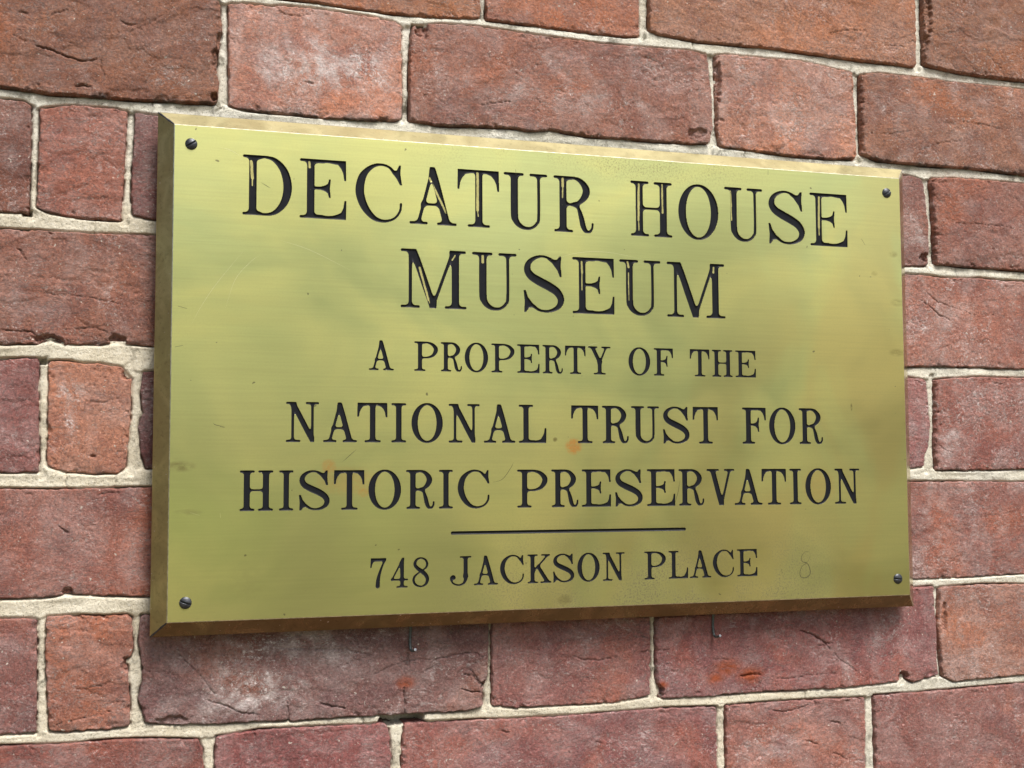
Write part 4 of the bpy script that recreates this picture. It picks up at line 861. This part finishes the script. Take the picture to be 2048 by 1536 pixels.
# ---------------------------------------------------------------- unseen street, lawn, park trees, lodge and wall, added for the brass to mirror
def sheet(nm, y0, y1, z, mat):
    me = mesh_np(nm, [(-90, y0, z), (-90, y1, z), (90, y1, z), (90, y0, z)], [(0, 1, 2, 3)], False)
    return tag(link(nm, me, None, mat), kind='structure')
sheet('pavement', .02, -5, -1.5, simple('pavement_stone', (.15, .12, .07), .9, 0, 3, .2, .2))
sheet('road', -5, -13, -1.62, simple('asphalt', (.11, .10, .08), .9, 0, 6, .2, .2))
sheet('lawn', -13, -200, -1.5, simple('lawn_grass', (.17, .23, .06), .9, 0, 1.2, .35, .2))
kb = mesh_np('kerb', [(-90, -5, -1.5), (90, -5, -1.5), (90, -5, -1.62), (-90, -5, -1.62), (-90, -13, -1.5), (90, -13, -1.5), (90, -13, -1.62), (-90, -13, -1.62)], [(0, 1, 2, 3), (4, 5, 6, 7)], False)
tag(link('kerb', kb, None, simple('kerb_stone', (.38, .37, .34), .85, 0, 4, .2, .2)), kind='structure')
M_LEAF = simple('leaf', (.13, .24, .06), .6, 0, .8, .45, 0); M_BARK = simple('bark', (.13, .10, .07), .95, 0, 8, .3, .3)
def tree_mesh(seed):
    R = random.Random(seed); V = []; F = []
    for k in range(26):
        a = R.uniform(0, 6.28); rr = R.uniform(.2, 2.9); cx, cy, cz = rr*math.cos(a), rr*math.sin(a), R.uniform(1.6, 7.4-rr*.7); cr = R.uniform(.8, 1.5)
        for i in range(75):
            d = Vector((R.gauss(0, 1), R.gauss(0, 1), R.gauss(0, .8))).normalized()*cr*R.uniform(.5, 1)
            p = Vector((cx, cy, cz))+d; u = Vector((R.gauss(0, 1), R.gauss(0, 1), R.gauss(0, 1))).normalized()*R.uniform(.12, .24); w2 = u.cross(d+Vector((0, 0, .1))).normalized()*.12
            b = len(V); V += [tuple(p-u), tuple(p+w2), tuple(p+u), tuple(p-w2)]; F.append((b, b+1, b+2, b+3))
    crown = mesh_np('crown', V, F, False)
    P = [(0, 0, 0), (.1, 0, 1.2), (0, .1, 2.6), (.15, 0, 4.2), (.1, .1, 6)]; V = []; F = []
    for p, r in zip(P, (.30, .22, .19, .13, .04)):
        for k in range(10): V.append((p[0]+r*math.cos(k*.628), p[1]+r*math.sin(k*.628), p[2]))
    for i in range(4):
        for k in range(10): j = (k+1) % 10; F.append((i*10+k, i*10+j, i*10+10+j, i*10+10+k))
    for a in range(5):       # limbs
        q = a*1.256+.3; b = len(V)
        for (t, r) in ((0, .09), (1, .03)):
            c = (math.cos(q)*t*1.9, math.sin(q)*t*1.9, 2.3+.4*a+t*1.6)
            for k in range(6): V.append((c[0]+r*math.cos(k*1.047), c[1]+r*math.sin(k*1.047), c[2]))
        for k in range(6): j = (k+1) % 6; F.append((b+k, b+j, b+6+j, b+6+k))
    return crown, mesh_np('trunk', V, F)
TM = [tree_mesh(3), tree_mesh(8)]
for me1, me2 in TM: me1.materials.append(M_LEAF); me2.materials.append(M_BARK)
for i, (x, y, s, wh) in enumerate(((-7, -25, 1.1, 'leftmost of the park trees across the road'), (-1.5, -22, .95, 'second park tree from the left across the road'), (4.2, -27, 1.2, 'tall park tree straight across the road'), (9.5, -23, 1.0, 'park tree just left of the tan lodge'), (16, -33, 1.35, 'tall park tree behind the tan lodge'), (26, -26, 1.1, 'rightmost of the park trees across the road'))):
    root = bpy.data.objects.new('park_tree', None); C.objects.link(root); root.location = (x, y, -1.5); root.scale = (s, s, s); root.rotation_euler.z = i*1.7
    tag(root, 'leafy green '+wh, 'tree', 'trees in the park across the road')
    link('crown', TM[i % 2][0], root); link('trunk', TM[i % 2][1], root)
root = bpy.data.objects.new('added_lodge', None); C.objects.link(root); root.location = (17.5, -24, -1.5)  # out of view, added so the brass reflects a yellow patch
tag(root, 'unseen single storey tan lodge with a flat roof, added for its yellow reflection in the brass', 'building')
def box(nm, x0, x1, y0, y1, z0, z1, mat, par):
    V = [(x, y, z) for x in (x0, x1) for y in (y0, y1) for z in (z0, z1)]
    return link(nm, mesh_np(nm, V, [(0, 1, 3, 2), (4, 6, 7, 5), (0, 4, 5, 1), (2, 3, 7, 6), (0, 2, 6, 4), (1, 5, 7, 3)], False), par, mat)
box('wall', -5, 5, -3, 3, 0, 4.2, simple('tan_render', (.80, .66, .34), .9, 0, 2, .1, 0), root)
box('roof', -5.3, 5.3, -3.3, 3.3, 4.2, 4.45, simple('lead_roof', (.2, .2, .2), .7, 0, 2, .1, 0), root)
M_WIN = simple('window_glass', (.03, .04, .035), .2, 0, 2, .1, 0)
for k in range(4): box('window', -4.2+2.4*k, -3.1+2.4*k, 2.98, 3.04, 1.1, 3.4, M_WIN, root)
root = bpy.data.objects.new('added_wall', None); C.objects.link(root); root.location = (5.5, -15, -1.5)  # out of view, added so the brass reflects pale upright bars
tag(root, 'unseen low pale stone wall with spaced piers, added for its reflected bars in the brass', 'wall')
M_PIER = simple('pale_stone', (.72, .62, .38), .9, 0, 4, .15, .1)
for k in range(6): box('pier', -4+1.7*k, -3+1.7*k, -.2, .2, 0, 1.25, M_PIER, root)
box('coping', -4.2, 5.8, -.16, .16, .35, .5, M_PIER, root)
